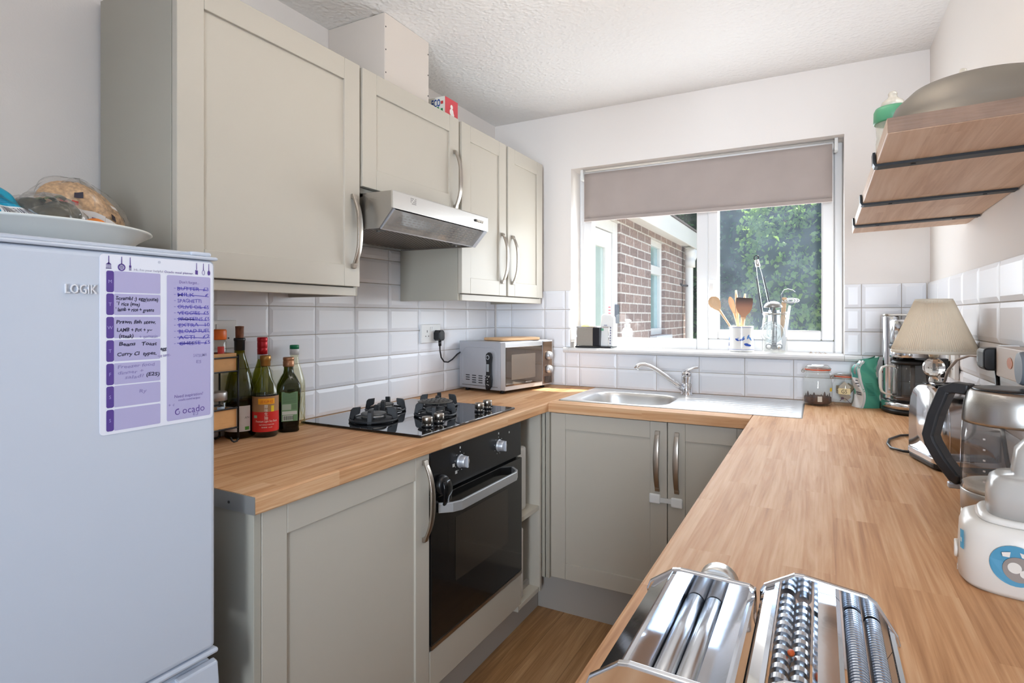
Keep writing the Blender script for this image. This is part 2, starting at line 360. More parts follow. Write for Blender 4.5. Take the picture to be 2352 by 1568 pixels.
# ------------------------------------------------------------------ cabinets
def fX(a,z,d): return (d,a,z)              # door facing +X: a=y, d=x
def shaker(fn,a0,a1,z0,z1,d0,d1,st=.066,rec=.007,rail=None):
    """frame-and-panel door in plane; d0 back, d1 front"""
    rail=rail or st; b=MB(); g=.0004
    def bx(A0,A1,Z0,Z1,D0,D1):
        vs=[fn(a,z,d) for d in (D0,D1) for z in (Z0,Z1) for a in (A0,A1)]
        b.add(vs,[(0,2,3,1),(4,5,7,6),(0,1,5,4),(2,6,7,3),(0,4,6,2),(1,3,7,5)])
    dp=d1-rec if d1>d0 else d1+rec
    bx(a0+.002,a1-.002,z0+.002,z1-.002,d0,dp)
    bx(a0,a0+st-g,z0,z1,d0,d1); bx(a1-st+g,a1,z0,z1,d0,d1)
    bx(a0+st,a1-st,z1-rail,z1,d0,d1); bx(a0+st,a1-st,z0,z0+rail,d0,d1)
    return b
def bow(fn,a,z0,z1,d,w=.02,h=.03,t=.007):
    """bowed bar handle standing off surface d"""
    b=MB(); n=14; pts=[]; ws=[]
    for i in range(n+1):
        u=i/n; pts.append(fn(a,z0+(z1-z0)*u,d+(.002+h*(1-abs(2*u-1)**2.6)))); ws.append(w*(.75+.25*(1-abs(2*u-1))))
    s0=Vector(fn(a+1,z0,d))-Vector(fn(a,z0,d))
    b.strap(pts,s0,ws,t,sm=True)
    sg=1
    for z,e in ((z0,1),(z1,-1)):
        P=[fn(a-w*.4,z,d),fn(a+w*.4,z,d),fn(a+w*.4,z+e*.014,d),fn(a-w*.4,z+e*.014,d)]
        Q=[fn(a-w*.4,z,d+.010),fn(a+w*.4,z,d+.010),fn(a+w*.4,z+e*.014,d+.015),fn(a-w*.4,z+e*.014,d+.015)]
        b.add(P+Q,[(0,1,2,3),(4,5,6,7),(0,1,5,4),(1,2,6,5),(2,3,7,6),(3,0,4,7)])
    return b
XF0,XF1=.307,.327
# --- wall cabinets
def wall_cab(name,label,y0,y1,z0,z1,doors,rail=True,top=2.07):
    t=thing(name,label,'cabinet',(.15,(y0+y1)/2,z0))
    b=MB(); g=.0005; x0=.0115
    b.box(x0,XF0,y0+g,y0+.018,z0,z1).box(x0,XF0,y1-.018,y1-g,z0,z1)
    b.box(x0,XF0,y0+.018,y1-.018,z1-.018,z1-.001).box(x0,.305,y0+.018,y1-.018,z0+(.028 if rail else .0),z0+(.046 if rail else .018)).box(x0,x0+.008,y0+.018,y1-.018,z0+(.046 if rail else .018),z1-.018)
    part('carcass',b,CABIN,t,bevel=.001)
    if rail:
        part('light_rail',MB().box(.285,XF0+.004,y0+.0185,y1-.0185,z0,z0+.0265).box(XF0,XF0+.012,y1-.018,y1-g,z0,z0+.0265) if False else MB().box(.285,XF0+.010,y0+.0185,y1-.0185,z0,z0+.0255),CAB,t,bevel=.001)
    for (a0,a1,zb,zt,hy,hz) in doors:
        dr=part('door',shaker(fX,a0,a1,zb,zt,XF0+.001,XF1),CAB,t,bevel=.0015)
        if hy: part('handle',bow(fX,hy,hz[0],hz[1],XF1,.02,.03),SATIN,dr,bevel=.001)
    return t
wall_cab('wall_cabinet','wide sage grey wall cabinet above the fridge, with one large door',.788,1.388,1.34,2.07,[(.79,1.377,1.369,2.069,1.345,(1.425,1.655))])
wall_cab('wall_cabinet','short sage grey wall cabinet directly above the extractor hood',1.389,1.963,1.672,2.07,[(1.39,1.944,1.69,2.069,1.912,(1.703,1.935))],rail=False)
wall_cab('wall_cabinet','tall double door sage grey wall cabinet in the corner by the window',1.964,2.757,1.34,2.07,[(1.95+.016,2.342,1.369,2.069,2.300,(1.425,1.655)),(2.36,2.737,1.369,2.069,2.40,(1.425,1.655))])
# --- cooker hood
t=thing('cooker_hood','stainless steel cooker hood with slanted glass visor under the short cabinet','cooker hood',(.2,1.68,1.556))
y0,y1=1.3905,1.9625
b=MB()
b.box(.012,.328,y0,y1,1.655,1.668)
for a,bb in ((y0,y0+.006),(y1-.006,y1)):
    b.prism([(.012,1.556),(.394,1.552),(.449,1.612),(.449,1.666),(.328,1.6675),(.012,1.6675)],lambda p,q,tt:(p,tt,q),a,bb)
b.box(.012,.02,y0+.006,y1-.006,1.556,1.655)
b.box(.328,.443,y0+.006,y1-.006,1.66,1.6665)
part('hood_body',b,STEEL,t,bevel=.001)
part('front_panel',MB().prism([(.443,1.612),(.452,1.610),(.452,1.663),(.449,1.667),(.443,1.667)],lambda p,q,tt:(p,tt,q),y0-.002,y1+.002),mat('bright_brushed_steel',(222,220,216),.28,1,bump=(1,.04,(400,2,400))),t,bevel=.0015)
vz=glass('smoked_visor_glass',(.92,.91,.88),1.2,.42,(.93,.91,.88))
b=MB()
def vf(a,s,d): return (.392+(.447-.392)*s+d*.73, a, 1.553+(1.611-1.553)*s-d*.68)
def slab(b,fn,a0,a1,s0,s1,d0,d1,m=0):
    vs=[fn(a,s,d) for d in (d0,d1) for s in (s0,s1) for a in (a0,a1)]
    b.add(vs,[(0,2,3,1),(4,5,7,6),(0,1,5,4),(2,6,7,3),(0,4,6,2),(1,3,7,5)],False,m)
slab(b,vf,y0+.01,y1-.03,.04,.96,0,.005)
vis=part('glass_visor',b,vz,t)
b=MB()
for r in range(6):
    for k in range(19):
        a=y0+.05+k*.0245+.004*(r%2); s=.2+.115*r; slab(b,vf,a,a+.014,s,s+.035,.0053,.0055)
part('visor_print',b,mat('pale_grey_print',(150,144,136),.5),vis)
part('visor_frame',(lambda b:(slab(b,vf,y0+.006,y0+.0098,0,1,-.004,.006),slab(b,vf,y1-.0298,y1-.006,0,1,-.004,.006),slab(b,vf,y0+.01,y1-.03,0,.038,-.004,.006),b)[-1])(MB()),ALU,t)
# perforated filter
b=MB(); b.box(.02,.392,y0+.006,y1-.006,1.5625,1.566,0)
for i in range(26):
    for j in range(40):
        x=.03+i*.0137+(.0068 if j%2 else 0); y=y0+.016+j*.0138
        b.box(x,x+.0075,y,y+.005,1.5620,1.5624,1)
part('grease_filter',b,[mat('filter_mesh_steel',(150,140,130),.4,.8),mat('filter_holes',(60,54,50),.7)],t)
LG=mat('latch_grey',(110,108,104),.4,.5)
for ya_,yb_ in ((y0+.03,y0+.09),(y1-.09,y1-.03)): part('filter_latch',MB().box(.33,.345,ya_,yb_,1.5562,1.5618).box(.335,.342,(ya_+yb_)/2-.006,(ya_+yb_)/2+.006,1.550,1.5562),LG,t)
for k in range(5):
    part('switch_button',MB().lathe([(.0048,0),(.0048,.004),(.003,.0055)],(.452,1.868+k*.0125,1.641),12,axis='x'),[SATIN,BLACK][k==0],t)
b=MB()
for i in range(5):
    for j in range(4):
        if (i*7+j*3)%5: b.box(.4521,.4523,1.475+i*.006,1.4795+i*.006,1.636+j*.0055,1.640+j*.0055)
part('maker_mark',b,mat('etched_mark',(150,146,142),.5),t)
# --- base units, left run (fronts at x=.58)
BX0,BX1=.56,.58
def fXb(a,z,d): return (d,a,z)
t=thing('base_cabinet','sage grey base cabinet with one large door to the left of the oven','cabinet',(.29,1.1,0))
b=MB(); b.box(.012,BX1,.795,.813,.15,.8715).box(.012,BX0,1.383,1.4,.15,.8715).box(.012,BX0,.813,1.383,.15,.168).box(.012,.02,.813,1.383,.168,.8715)
part('carcass',b,CABIN,t,bevel=.001)
dr=part('door',shaker(fXb,.8145,1.4005,.153,.866,BX0+.001,BX1,.066),CAB,t,bevel=.0015)
part('handle',bow(fXb,1.372,.612,.852,BX1,.02,.032),SATIN,dr,bevel=.001)
# oven housing
t=thing('oven_housing','sage grey oven housing with plain panel below the black oven','cabinet',(.29,1.7,0))
b=MB(); b.box(.012,BX0,1.4015,1.407,.15,.8715).box(.012,BX0,1.998,2.004,.15,.8715).box(.012,BX0,1.407,1.998,.15,.17)
part('carcass',b,CABIN,t)
part('drawer_panel',MB().box(BX0,BX1,1.4035,2.002,.1505,.268),CAB,t,bevel=.0015)
# oven
t=thing('oven','built-in black electric oven with silver bar handle below the hob','oven',(.29,1.7,.27))
part('oven_body',MB().box(.05,BX0-.001,1.409,1.996,.285,.865),mat('oven_case',(60,60,62),.5,.6),t)
ctl=part('control_panel',MB().box(BX0,BX1,1.4065,2.0,.735,.8655),mat('black_enamel',(24,24,26),.25,bump=(300,.03)),t,bevel=.0015)
dr=part('door',MB().box(BX0,BX1+.004,1.4065,2.0,.286,.725),mat('black_door_glass',(20,19,19),.14,coat=.3),t,bevel=.002)
part('door_window',MB().box(BX1+.0042,BX1+.0048,1.535,1.885,.43,.635),mat('smoked_window',(46,40,34),.12,coat=.3,bump=(200,.05)),dr)
part('bottom_trim',MB().box(BX0,BX1+.004,1.4065,2.0,.272,.284),SATIN,t)
b=MB(); n=16; pts=[]
for i in range(n+1):
    u=i/n; e=min(u,1-u); d=.045*min(1,(e/.12))**.5 if e<.12 else .045
    pts.append((BX1+.006+d,1.428+(1.972-1.428)*u if False else 1.438+.48*u,.692))
b.strap(pts,(0,0,1),.030,.010,sm=False)
part('handle',b,mat('silver_handle',(196,198,200),.3,.7),dr,bevel=.002)
for y in (1.568,1.822):
    k=MB(); k.lathe([(.022,0),(.022,.004),(.0195,.006),(.0185,.022),(.016,.026)],(BX1,y,.806),24,axis='x')
    k.box(BX1+.02,BX1+.032,y-.0035,y+.0035,.806-.018,.806+.018)
    part('knob',k,ALU,ctl,bevel=.001)
DMK=mat('white_print',(190,190,186),.5)
for y in (1.568,1.822):
    b=MB()
    for q in range(9):
        a=PI*.5+q*PI/4.6; b.box(BX1+.0002,BX1+.0006,y+.030*math.cos(a)-.0012,y+.030*math.cos(a)+.0012,.806+.030*math.sin(a)-.0012,.806+.030*math.sin(a)+.0012)
    b.box(BX1+.0002,BX1+.0006,y-.003,y+.003,.846,.853)
    part('dial_marking',b,DMK,ctl)
b=MB()
b.box(BX1+.0002,BX1+.0006,1.90,1.905,.836,.843)
for (a,z) in ((1.545,.775),(1.530,.800)): b.box(BX1+.0002,BX1+.0006,a-.006,a+.006,z-.005,z+.005)
part('function_symbol',b,DMK,ctl)
# oven safety latch
t=thing('oven_lock','black plastic child safety catch stuck on the left edge of the oven','child lock',(BX1,1.45,.72))
b=MB(); b.lathe([(.030,0),(.030,.012),(.026,.018),(.012,.021)],(BX1+.0045,1.452,.76),24,axis='x')
part('catch_base',b,BLACK,t,bevel=.001)
b=MB(); b.strap([(BX1+.026,1.452,.775),(BX1+.032,1.453,.755),(BX1+.028,1.455,.715),(BX1+.022,1.456,.700)],(0,1,0),[.036,.044,.040,.03],.008,sm=True)
part('catch_arm',b,mat('gloss_black_plastic',(14,14,16),.12),t,bevel=.003)
# open shelf unit between oven and corner
t=thing('open_shelf_unit','narrow open grey shelf unit between the oven and the corner','shelf unit',(.29,2.1,0))
b=MB(); b.box(.03,.565,2.005,2.011,.11,.8715).box(.03,.565,2.204,2.222,.11,.8715).box(.03,.04,2.011,2.204,.11,.8715)
part('carcass',b,CAB,t,bevel=.001)
part('shelf',MB().box(.04,.562,2.0112,2.2038,.455,.473),mat('shelf_cream_grey',(205,198,184),.5),t,bevel=.001)
part('shelf',MB().box(.04,.562,2.0112,2.2038,.111,.129),mat('shelf_cream_grey2',(205,198,184),.5),t,bevel=.001)
# white containers on its shelves
b=MB(); b.box(.33,.53,2.035,2.150,.4735,.735); single('storage_tub',b,WPLAST,'tall white plastic tub on upper shelf beside the oven','container',(.43,2.09,.4735),bevel=.012)
b=MB(); b.box(.33,.545,2.02,2.095,.1295,.415); single('storage_tub',b,WPLAST,'slim white plastic tub on lower shelf beside the oven','container',(.43,2.06,.1295),bevel=.01)
# sink base unit
def fY(a,z,d): return (a,d,z)              # facing -Y
SY_F,SY_B=2.235,2.255
def fYn(a,z,d): return (a,SY_F-d,z)
t=thing('sink_cabinet','sage grey double door base cabinet below the sink','cabinet',(1.0,2.5,0))
b=MB(); b.box(.601,.619,SY_B+.001,2.79,.166,.8715).box(1.392,1.41,SY_B+.001,2.79,.166,.8715).box(.619,1.392,SY_B+.001,2.79,.166,.184)
b.box(.58,.600,2.2225,SY_B+.001,.166,.8715); b.box(.566,.585,2.2225,2.245,.166,.8715)
part('carcass',b,CABIN,t,bevel=.001)
for (a0,a1,hx) in ((.602,1.0915,1.056),(1.0945,1.41,1.13)):
    dr=part('door',shaker(fY,a0,a1,.17,.866,SY_B,SY_F,.066),CAB,t,bevel=.0015)
    part('handle',bow(fYn,hx,.598,.831,0,.022,.028),SATIN,dr,bevel=.001)
t=thing('cabinet_lock','white strap child lock joining the two sink cabinet doors','child lock',(1.09,SY_F,.565))
for x,z in ((1.046,.569),(1.13,.563)):
    part('lock_pad',MB().box(x-.022,x+.022,SY_F-.013,SY_F-.0005,z-.019,z+.019),WPLAST,t,bevel=.006,bseg=3)
part('lock_strap',MB().box(1.066,1.11,SY_F-.009,SY_F-.005,.557,.575),mat('translucent_strap',(215,214,210),.4),t)
# right run base units (seen only from other viewpoints)
def fXn(a,z,d): return (d,a,z)
for k,(a0,a1) in enumerate(((-.29,.30),(.305,.90),(.905,1.5),(1.505,2.1))):
    lab=['grey base cabinet at the near end under the right worktop','second grey base cabinet from the near end under the right worktop','third grey base cabinet from the near end under the right worktop','grey base cabinet under the right worktop nearest the sink'][k]
    t=thing('base_cabinet',lab,'cabinet',(1.7,(a0+a1)/2,0))
    b=MB(); b.box(1.432,1.98,a0,a0+.018,.15,.8715).box(1.432,1.98,a1-.018,a1,.15,.8715).box(1.432,1.98,a0+.018,a1-.018,.15,.168)
    part('carcass',b,CABIN,t)
    dr=part('door',shaker(fXn,a0+.002,a1-.002,.153,.866,1.431,1.411),CAB,t,bevel=.0015)
    part('handle',bow(lambda a,z,d:(1.411-d,a,z),a1-.04,.61,.84,0),SATIN,dr)
# ------------------------------------------------------------------ worktops
ZT0,ZT1=.872,.91
t=thing('worktop','oak effect worktop along the left wall holding hob and bottles','worktop',(.3,1.7,ZT0))
def edge(b,pts,fn,a,bb,m=0): b.prism(pts,fn,a,bb,m)
b=MB(); b.prism([(.0015,ZT0),(.598,ZT0),(.6,ZT0+.003),(.6,ZT1-.004),(.5985,ZT1-.0012),(.595,ZT1),(.0015,ZT1)],lambda p,q,tt:(p,tt,q),.7835,YB-.0015)
part('worktop_board',b,WT_Y,t)
part('end_strip',MB().box(.02,.6,.7815,.7833,ZT0,ZT1-.001),mat('aluminium_strip',(176,176,174),.4,.7),t)
part('screw',MB().lathe([(.003,0),(.003,.001)],(.52,.7805,.888),10,axis='y'),mat('dark_screw',(60,60,60),.5),t)
SX0,SX1,SYa,SYb=.61,1.556,2.297,2.762
hx0,hx1,hy0,hy1=.655,1.07,2.325,2.70
b=MB()
b.box(.6005,hx0,2.2125,YB-.0015,ZT0,ZT1).box(hx1,1.391,2.2125,YB-.0015,ZT0,ZT1).box(hx0,hx1,2.2125,hy0,ZT0,ZT1).box(hx0,hx1,hy1,YB-.0015,ZT0,ZT1)
single('worktop',b,WT_X,'oak effect worktop under the window holding the sink','worktop',(1.0,2.5,ZT0))
b=MB(); b.prism([(X1-.0015,ZT0),(1.3935,ZT0),(1.3915,ZT0+.003),(1.3915,ZT1-.004),(1.393,ZT1-.0012),(1.3965,ZT1),(X1-.0015,ZT1)],lambda p,q,tt:(p,tt,q),-.3,YB-.0015)
single('worktop',b,WT_Y,'long oak effect worktop along the right wall with small appliances','worktop',(1.7,1.2,ZT0))
# ------------------------------------------------------------------ fridge freezer
FXF=.62; FY0,FY1=.14,.686
t=thing('fridge_freezer','white fridge freezer with a purple meal planner on its door','fridge',(.32,.41,0))
part('cabinet_body',MB().box(.03,.563,FY0+.002,FY1-.002,.02,1.3865),FRIDGE,t,bevel=.004)
part('top_panel',MB().box(.03,.570,FY0,FY1,1.3868,1.398),FRIDGE,t,bevel=.006,bseg=3)
dr=part('fridge_door',MB().box(.567,FXF,FY0,FY1-.002,.662,1.3795),FRIDGE,t,bevel=.01,bseg=4)
part('door_cap',MB().box(.567,FXF+.002,FY0-.001,FY1+.001,1.3797,1.386),FRIDGE,dr,bevel=.003)
part('door_cap',MB().box(.567,FXF+.003,FY0-.001,FY1+.0015,.652,.6615),FRIDGE,dr,bevel=.004)
b=MB(); b.text('LOGIK',.020,lambda u,v:(FXF+.0022,.4385+u,1.3115+v),maxw=.0425)
n=len(b.V); b2=MB(); b2.V=list(b.V); b2.F=list(b.F); b2.S=list(b.S); b2.M=list(b.M)
part('maker_lettering',b,mat('chrome_lettering',(240,240,244),.2,.3),dr,solid=.003)
fd=part('freezer_door',MB().box(.567,FXF-.012,FY0,FY1-.002,.05,.640),FRIDGE,t,bevel=.01,bseg=4)
b=MB()
b.prism([(FXF-.012,.640),(FXF+.002,.636),(FXF+.006,.60),(FXF+.004,.56),(FXF-.012,.55)],lambda p,q,tt:(p,tt,q),FY1-.075,FY1+.0005)
b.prism([(FXF-.0115,.600),(FXF+.002,.585),(FXF+.002,.55),(FXF-.0115,.545)],lambda p,q,tt:(p,tt,q),FY0,FY1-.075)
part('handle_recess',b,FRIDGE,fd,bevel=.003)
part('hinge_cover',MB().box(.575,.612,FY1-.045,FY1-.006,1.3865,1.3945),FRIDGE,t,bevel=.003)
# ------------------------------------------------------------------ meal planner
PX=FXF+.0012
t=thing('meal_planner','white and purple magnetic weekly meal planner on the fridge door','planner board',(PX,.58,1.09))
def rrect(y0,y1,z0,z1,r,n=5):
    P=[]
    for cy,cz,a in ((y1-r,z1-r,0),(y0+r,z1-r,90),(y0+r,z0+r,180),(y1-r,z0+r,270)):
        for k in range(n+1):
            q=math.radians(a+90*k/n); P.append((cy+r*math.cos(q),cz+r*math.sin(q)))
    return P
def flat(b,P,x,m=0): b.add([(x,p,q) for p,q in P],[tuple(range(len(P)))],False,m)
b=MB(); b.prism(rrect(.487,.676,1.09,1.375,.006),lambda p,q,tt:(tt,p,q),PX-.001,PX)
bd=part('board',b,mat('planner_white',(226,226,234),.25),t)
b=MB(); rows=[(1.315,1.349),(1.279,1.313),(1.242,1.276),(1.205,1.239),(1.168,1.202),(1.132,1.166),(1.095,1.129)]
for z0,z1 in rows:
    flat(b,rrect(.496,.507,z0,z1,.003),PX+.0003,0); flat(b,rrect(.5072,.580,z0,z1,.002),PX+.0003,1)
flat(b,rrect(.591,.671,1.096,1.348,.003),PX+.0003,1)
PUR=mat('planner_purple',(88,66,138),.35); LIL=mat('planner_lilac',(174,168,202),.3)
part('printed_panel',b,[PUR,LIL],bd)
# utensil pictograms
b=MB(); x=PX+.0004
def icon_stem(y): b.add([(x,y-.0006,1.3625),(x,y+.0006,1.3625),(x,y+.0009,1.374-.002),(x,y-.0009,1.374-.002)],[(0,1,2,3)])
for y in (.4995,.5185,.5315,.6445,.6575,.668):
    b.add([(x,y-.0007,1.360),(x,y+.0007,1.360),(x,y+.0005,1.3725),(x,y-.0005,1.3725)],[(0,1,2,3)])
def ring(cy,cz,ry,rz,w,n=20):
    vs=[];
    for k in range(n):
        a=2*PI*k/n; vs+= [(x,cy+ry*math.cos(a),cz+rz*math.sin(a)),(x,cy+(ry-w)*math.cos(a),cz+(rz-w)*math.sin(a))]
    b.add(vs,[(2*k,2*k+1,(2*k+3)%(2*n),(2*k+2)%(2*n)) for k in range(n)])
def disc(cy,cz,ry,rz,n=20): b.add([(x,cy+ry*math.cos(2*PI*k/n),cz+rz*math.sin(2*PI*k/n)) for k in range(n)],[tuple(range(n))])
for k in range(5):
    y=.4958+k*.0016; b.add([(x,y,1.352),(x,y+.0006,1.352),(x,y+.0006,1.3595),(x,y,1.3595)],[(0,1,2,3)])
b.add([(x,.4952,1.352),(x,.5035,1.352),(x,.5035,1.3528),(x,.4952,1.3528)],[(0,1,2,3)]); b.add([(x,.4952,1.359),(x,.5035,1.359),(x,.4995,1.3625)],[(0,1,2)])
ring(.5185,1.3555,.0058,.006,.0018)
for k in range(5): b.add([(x,.5155+k*.0013,1.352),(x,.5161+k*.0013,1.352),(x,.5161+k*.0013,1.359),(x,.5155+k*.0013,1.359)],[(0,1,2,3)])
for k in range(3): b.add([(x,.5299+k*.0013,1.351),(x,.5305+k*.0013,1.351),(x,.5305+k*.0013,1.357),(x,.5299+k*.0013,1.357)],[(0,1,2,3)])
disc(.5315,1.358,.0018,.002)
b.add([(x,.642,1.352),(x,.647,1.3515),(x,.647,1.359),(x,.642,1.36)],[(0,1,2,3)]); ring(.6575,1.356,.0028,.0045,.0008); disc(.668,1.356,.0028,.0045)
part('pictograms',b,PUR,bd)
def pt(dx=.00045): return lambda y0,z0,sl=0: (lambda u,v:(PX+dx,y0+u,z0+v+u*sl))
P_=pt()
b=MB()
for (z0,z1),c in zip(rows,'MTWTFSS'): b.text(c,.0075,P_(.5015,(z0+z1)/2-.0026),align='CENTER')
part('day_letters',b,mat('pale_lilac_ink',(170,160,210),.5),bd)
b=MB(); b.text("Hi, I'm your helpful",.0052,P_(.537,1.3515),maxw=.047); part('printed_text',b,mat('faded_grey_ink',(150,146,165),.5),bd)
b=MB(); b.text("Ocado meal planner.",.0058,P_(.5865,1.3512),maxw=.052); b.text("Don't forget...",.007,P_(.6125,1.3345),maxw=.036)
b.text('Need inspiration?',.0075,P_(.604,1.1345),maxw=.052); b.text('ocado.com/recipes',.0055,P_(.611,1.1285),maxw=.040)
b.text('ocado',.017,P_(.618,1.1055),maxw=.041)
# swirl emblem
for k in range(40):
    a0_=k/40*1.75*PI*2*.55; 
    def sp(a,o): r=.0022+.0034*a/6.1; return (PX+.00045,.6105+(r+o)*math.cos(-a+1.0),1.1092+(r+o)*math.sin(-a+1.0))
    a1_=(k+1)/40*1.75*PI*2*.55; w=.0003+.0008*k/40
    b.add([sp(a0_,-w),sp(a0_,w),sp(a1_,w),sp(a1_,-w)],[(0,1,2,3)])
part('printed_text',b,PUR,bd)
INK=mat('black_marker_ink',(38,36,60),.6); BLUE=mat('blue_marker_ink',(74,66,160),.6); FADE=mat('faded_marker_ink',(132,124,170),.6)
b=MB()
for s,y,z,w in (('Scrambl :) egg(toste)',.5095,1.3035,.067),("'1 rice (eve)",.5105,1.2945,.035),("' lamb + rice + greens",.509,1.2855,.060),('Prawn fish stew.',.510,1.2655,.062),('LAMB + Pot + y~',.511,1.2525,.055),('(steak)',.514,1.2425,.022),('Beans   Toast',.514,1.2295,.060),('Curry Cl  types.',.511,1.2135,.062),('(E25)',.556,1.1775,.022),('egg',.5795,1.2195,.011)):
    part('handwriting',MB().text(s,.0082,P_(y,z,-.02),maxw=w,jit=.00055,shear=.15,bold=.00022),INK,bd)
b=MB()
for s,y,z,w in (('+ tomatin',.545,1.2405,.03),('Freezer food',.512,1.193,.058),('dinner +',.512,1.1835,.040),('salad?',.523,1.1755,.030),('SATSUMA',.638,1.2035,.026),('-ut tent-',.575,1.2075,.022),('E5',.643,1.1925,.010),('Ry',.545,1.151,.012),('E3',.637,1.0995,.01),('+ c',.593,1.121,.011)):
    part('handwriting',MB().text(s,.0075,P_(y,z,.02),maxw=w,jit=.0005,shear=.1,bold=.0001),FADE,bd,label='smudged faded handwriting')
b=MB(); zz=1.322; 
items=['BUTTER  £3','MILK     £','SPAGHETTI','OLIVE OIL £5','VEGGIES  £5','PROTEINS £5','EXTRA   10','BLOAD FUEL','ACTI.   £2','CHEESE  £5']
def stroke(y0,z0,y1,z1,w=.0006): b.add([(PX+.0005,y0,z0-w),(PX+.0005,y1,z1-w),(PX+.0005,y1,z1+w),(PX+.0005,y0,z0+w)],[(0,1,2,3)])
for k,s in enumerate(items):
    z=1.3225-k*.0107; b=MB()
    b.text(s,.0088,P_(.6085+.0004*k,z),maxw=.058 if k not in(2,) else .044,jit=.0005,bold=.0001)
    stroke(.6035,z+.003,.6065,z+.003,.0003)
    if k not in (2,): stroke(.609,z+.0036,.664,z+.0020-.001*(k%3),.0006); 
    if k in (5,9): stroke(.613,z+.0022,.640,z+.0024,.0009)
    part('handwriting',b,BLUE,bd,label='blue handwritten shopping list entry')
b=MB(); b.lathe([(.0024,0),(.0024,.0003)],(PX,.5785,1.3685),16,axis='x'); part('hanging_hole',b,mat('hole_grey',(190,192,205),.4),bd)
# ------------------------------------------------------------------ serving bowl with groceries on top of the fridge
BC=(.25,.545); BR=.20; Z0=1.3985
b=MB(); b.lathe([(.128,Z0),(.135,Z0),(.160,Z0+.016),(.184,Z0+.036),(.200,Z0+.046),(.2045,Z0+.048),(.203,Z0+.051),(.192,Z0+.050),(.180,Z0+.040),(.152,Z0+.020),(.128,Z0+.008),(0,Z0+.006)],(BC[0],BC[1],0),56)
single('serving_bowl',b,mat('white_melamine',(226,226,220),.3),'wide shallow white bowl on top of the fridge','bowl',(BC[0],BC[1],Z0))
FILM=glass('clear_bread_film',(.97,.96,.95),1.6,.10,(.9,.9,.9),.12)
CRUMB=mat('bread_crumb',(196,158,116),.85,bump=(120,.6),var=(120,.38)); CRUST=mat('bread_crust',(150,98,58),.8,bump=(60,.2),var=(25,.2))
t=thing('bread_loaf','seeded bread loaf in clear film in the white bowl on the fridge','bread',(.23,.62,Z0+.012))
LC=(.208,.652,1.490)
def loaf(u,v):   # lens-shaped cut loaf
    a=2*PI*u; ph=PI*v-PI/2
    x=.055*math.cos(ph)*math.cos(a); y=.088*math.cos(ph)*math.sin(a); z=.060*math.sin(ph)
    k=1+.04*math.sin(5*a+3*ph)
    return (LC[0]+x*k,LC[1]+y*k,LC[2]+z*k*1.15-.45*y*(.8 if y>0 else .3))
b=MB().grid(loaf,40,20)
part('loaf',b,CRUMB,t)
b=MB()
def crust(u,v): 
    p=Vector(loaf(.03+.30*u,.12+.76*v)); c=Vector(LC); return tuple(c+(p-c)*1.012)
random.seed(5)
def bag(u,v):
    p=Vector(loaf(u,v)); c=Vector(LC); k=1.10+.035*math.sin(23*u*2*PI*.5+9*v)+.03*math.sin(41*u+17*v)
    q=c+(p-c)*k; q.z=max(q.z,1.4325); return tuple(q)
part('film_bag',MB().grid(bag,48,24),FILM,t)
b=MB()
for (u,v,w,h,m) in ((.02,.30,.03,.05,0),(.97,.40,.012,.04,0),(.05,.52,.022,.05,2),(.10,.38,.03,.04,0),(.93,.55,.02,.04,1),(.13,.60,.02,.03,2),(.99,.20,.05,.08,3),(.03,.42,.05,.09,3),(.08,.66,.03,.03,3),(.90,.22,.13,.30,3),(.965,.30,.03,.07,0),(.925,.38,.035,.06,4),(.99,.42,.02,.05,0),(.905,.28,.025,.10,4),(.935,.62,.03,.05,2),(.90,.54,.02,.03,1),(1.0,.30,.02,.05,4)):
    def pat(i,j,u=u,v=v,w=w,h=h):
        p=Vector(bag((u+w*i)%1,v+h*j)); c=Vector(LC); return tuple(c+(p-c)*(1.012 if m==3 else 1.03))
    b.grid(pat,4,4,m)
part('bag_print',b,[mat('print_plum',(110,60,110),.5),mat('print_red',(180,60,50),.5),mat('print_dark',(50,40,50),.5),mat('print_white',(222,216,212),.45),mat('print_mauve',(150,130,170),.5)],t)
# bag of dark avocados / vegetables
t=thing('vegetable_bag','clear film bag of dark green vegetables between bread and blue packet','vegetable bag',(.28,.575,Z0+.012))
AV=mat('dark_avocado_skin',(66,62,44),.55,bump=(140,.5),var=(18,.35)); 
for (x,y,z,r) in ((.300,.558,1.460,.032),(.257,.543,1.478,.031),(.285,.583,1.478,.028)):
    b=MB(); b.ball((x,y,z),r,sx=.95,sy=1.25,sz=.95); part('avocado',b,AV,t)
b=MB()
def lb(u,v):
    a=2*PI*u; ph=PI*v-PI/2; k=1+.09*math.sin(7*a+4*ph)+.05*math.sin(13*a-5*ph)
    return (.280+.060*math.cos(ph)*math.cos(a)*k,.558+.062*math.cos(ph)*math.sin(a)*k,max(1.470+.044*math.sin(ph)*k,1.4295))
part('film_bag',MB().grid(lb,40,20),FILM,t)
b=MB(); 
for k in range(3):
    b.grid(lambda i,j,k=k:(.255+.012*k+.018*i,.545+.012*k+.022*j,1.500+.003*k+.004*math.sin(PI*i)+.006*math.sin(PI*j)),4,4)
part('leaf',b,mat('leaf_green',(78,98,52),.6,var=(40,.3)),t)
# orange
single('orange',MB().ball((.375,.600,1.442),.024),mat('orange_peel',(214,120,40),.5,bump=(260,.2)),'orange fruit peeping over the bowl rim beneath the vegetable bag','fruit',(.375,.600,1.418))
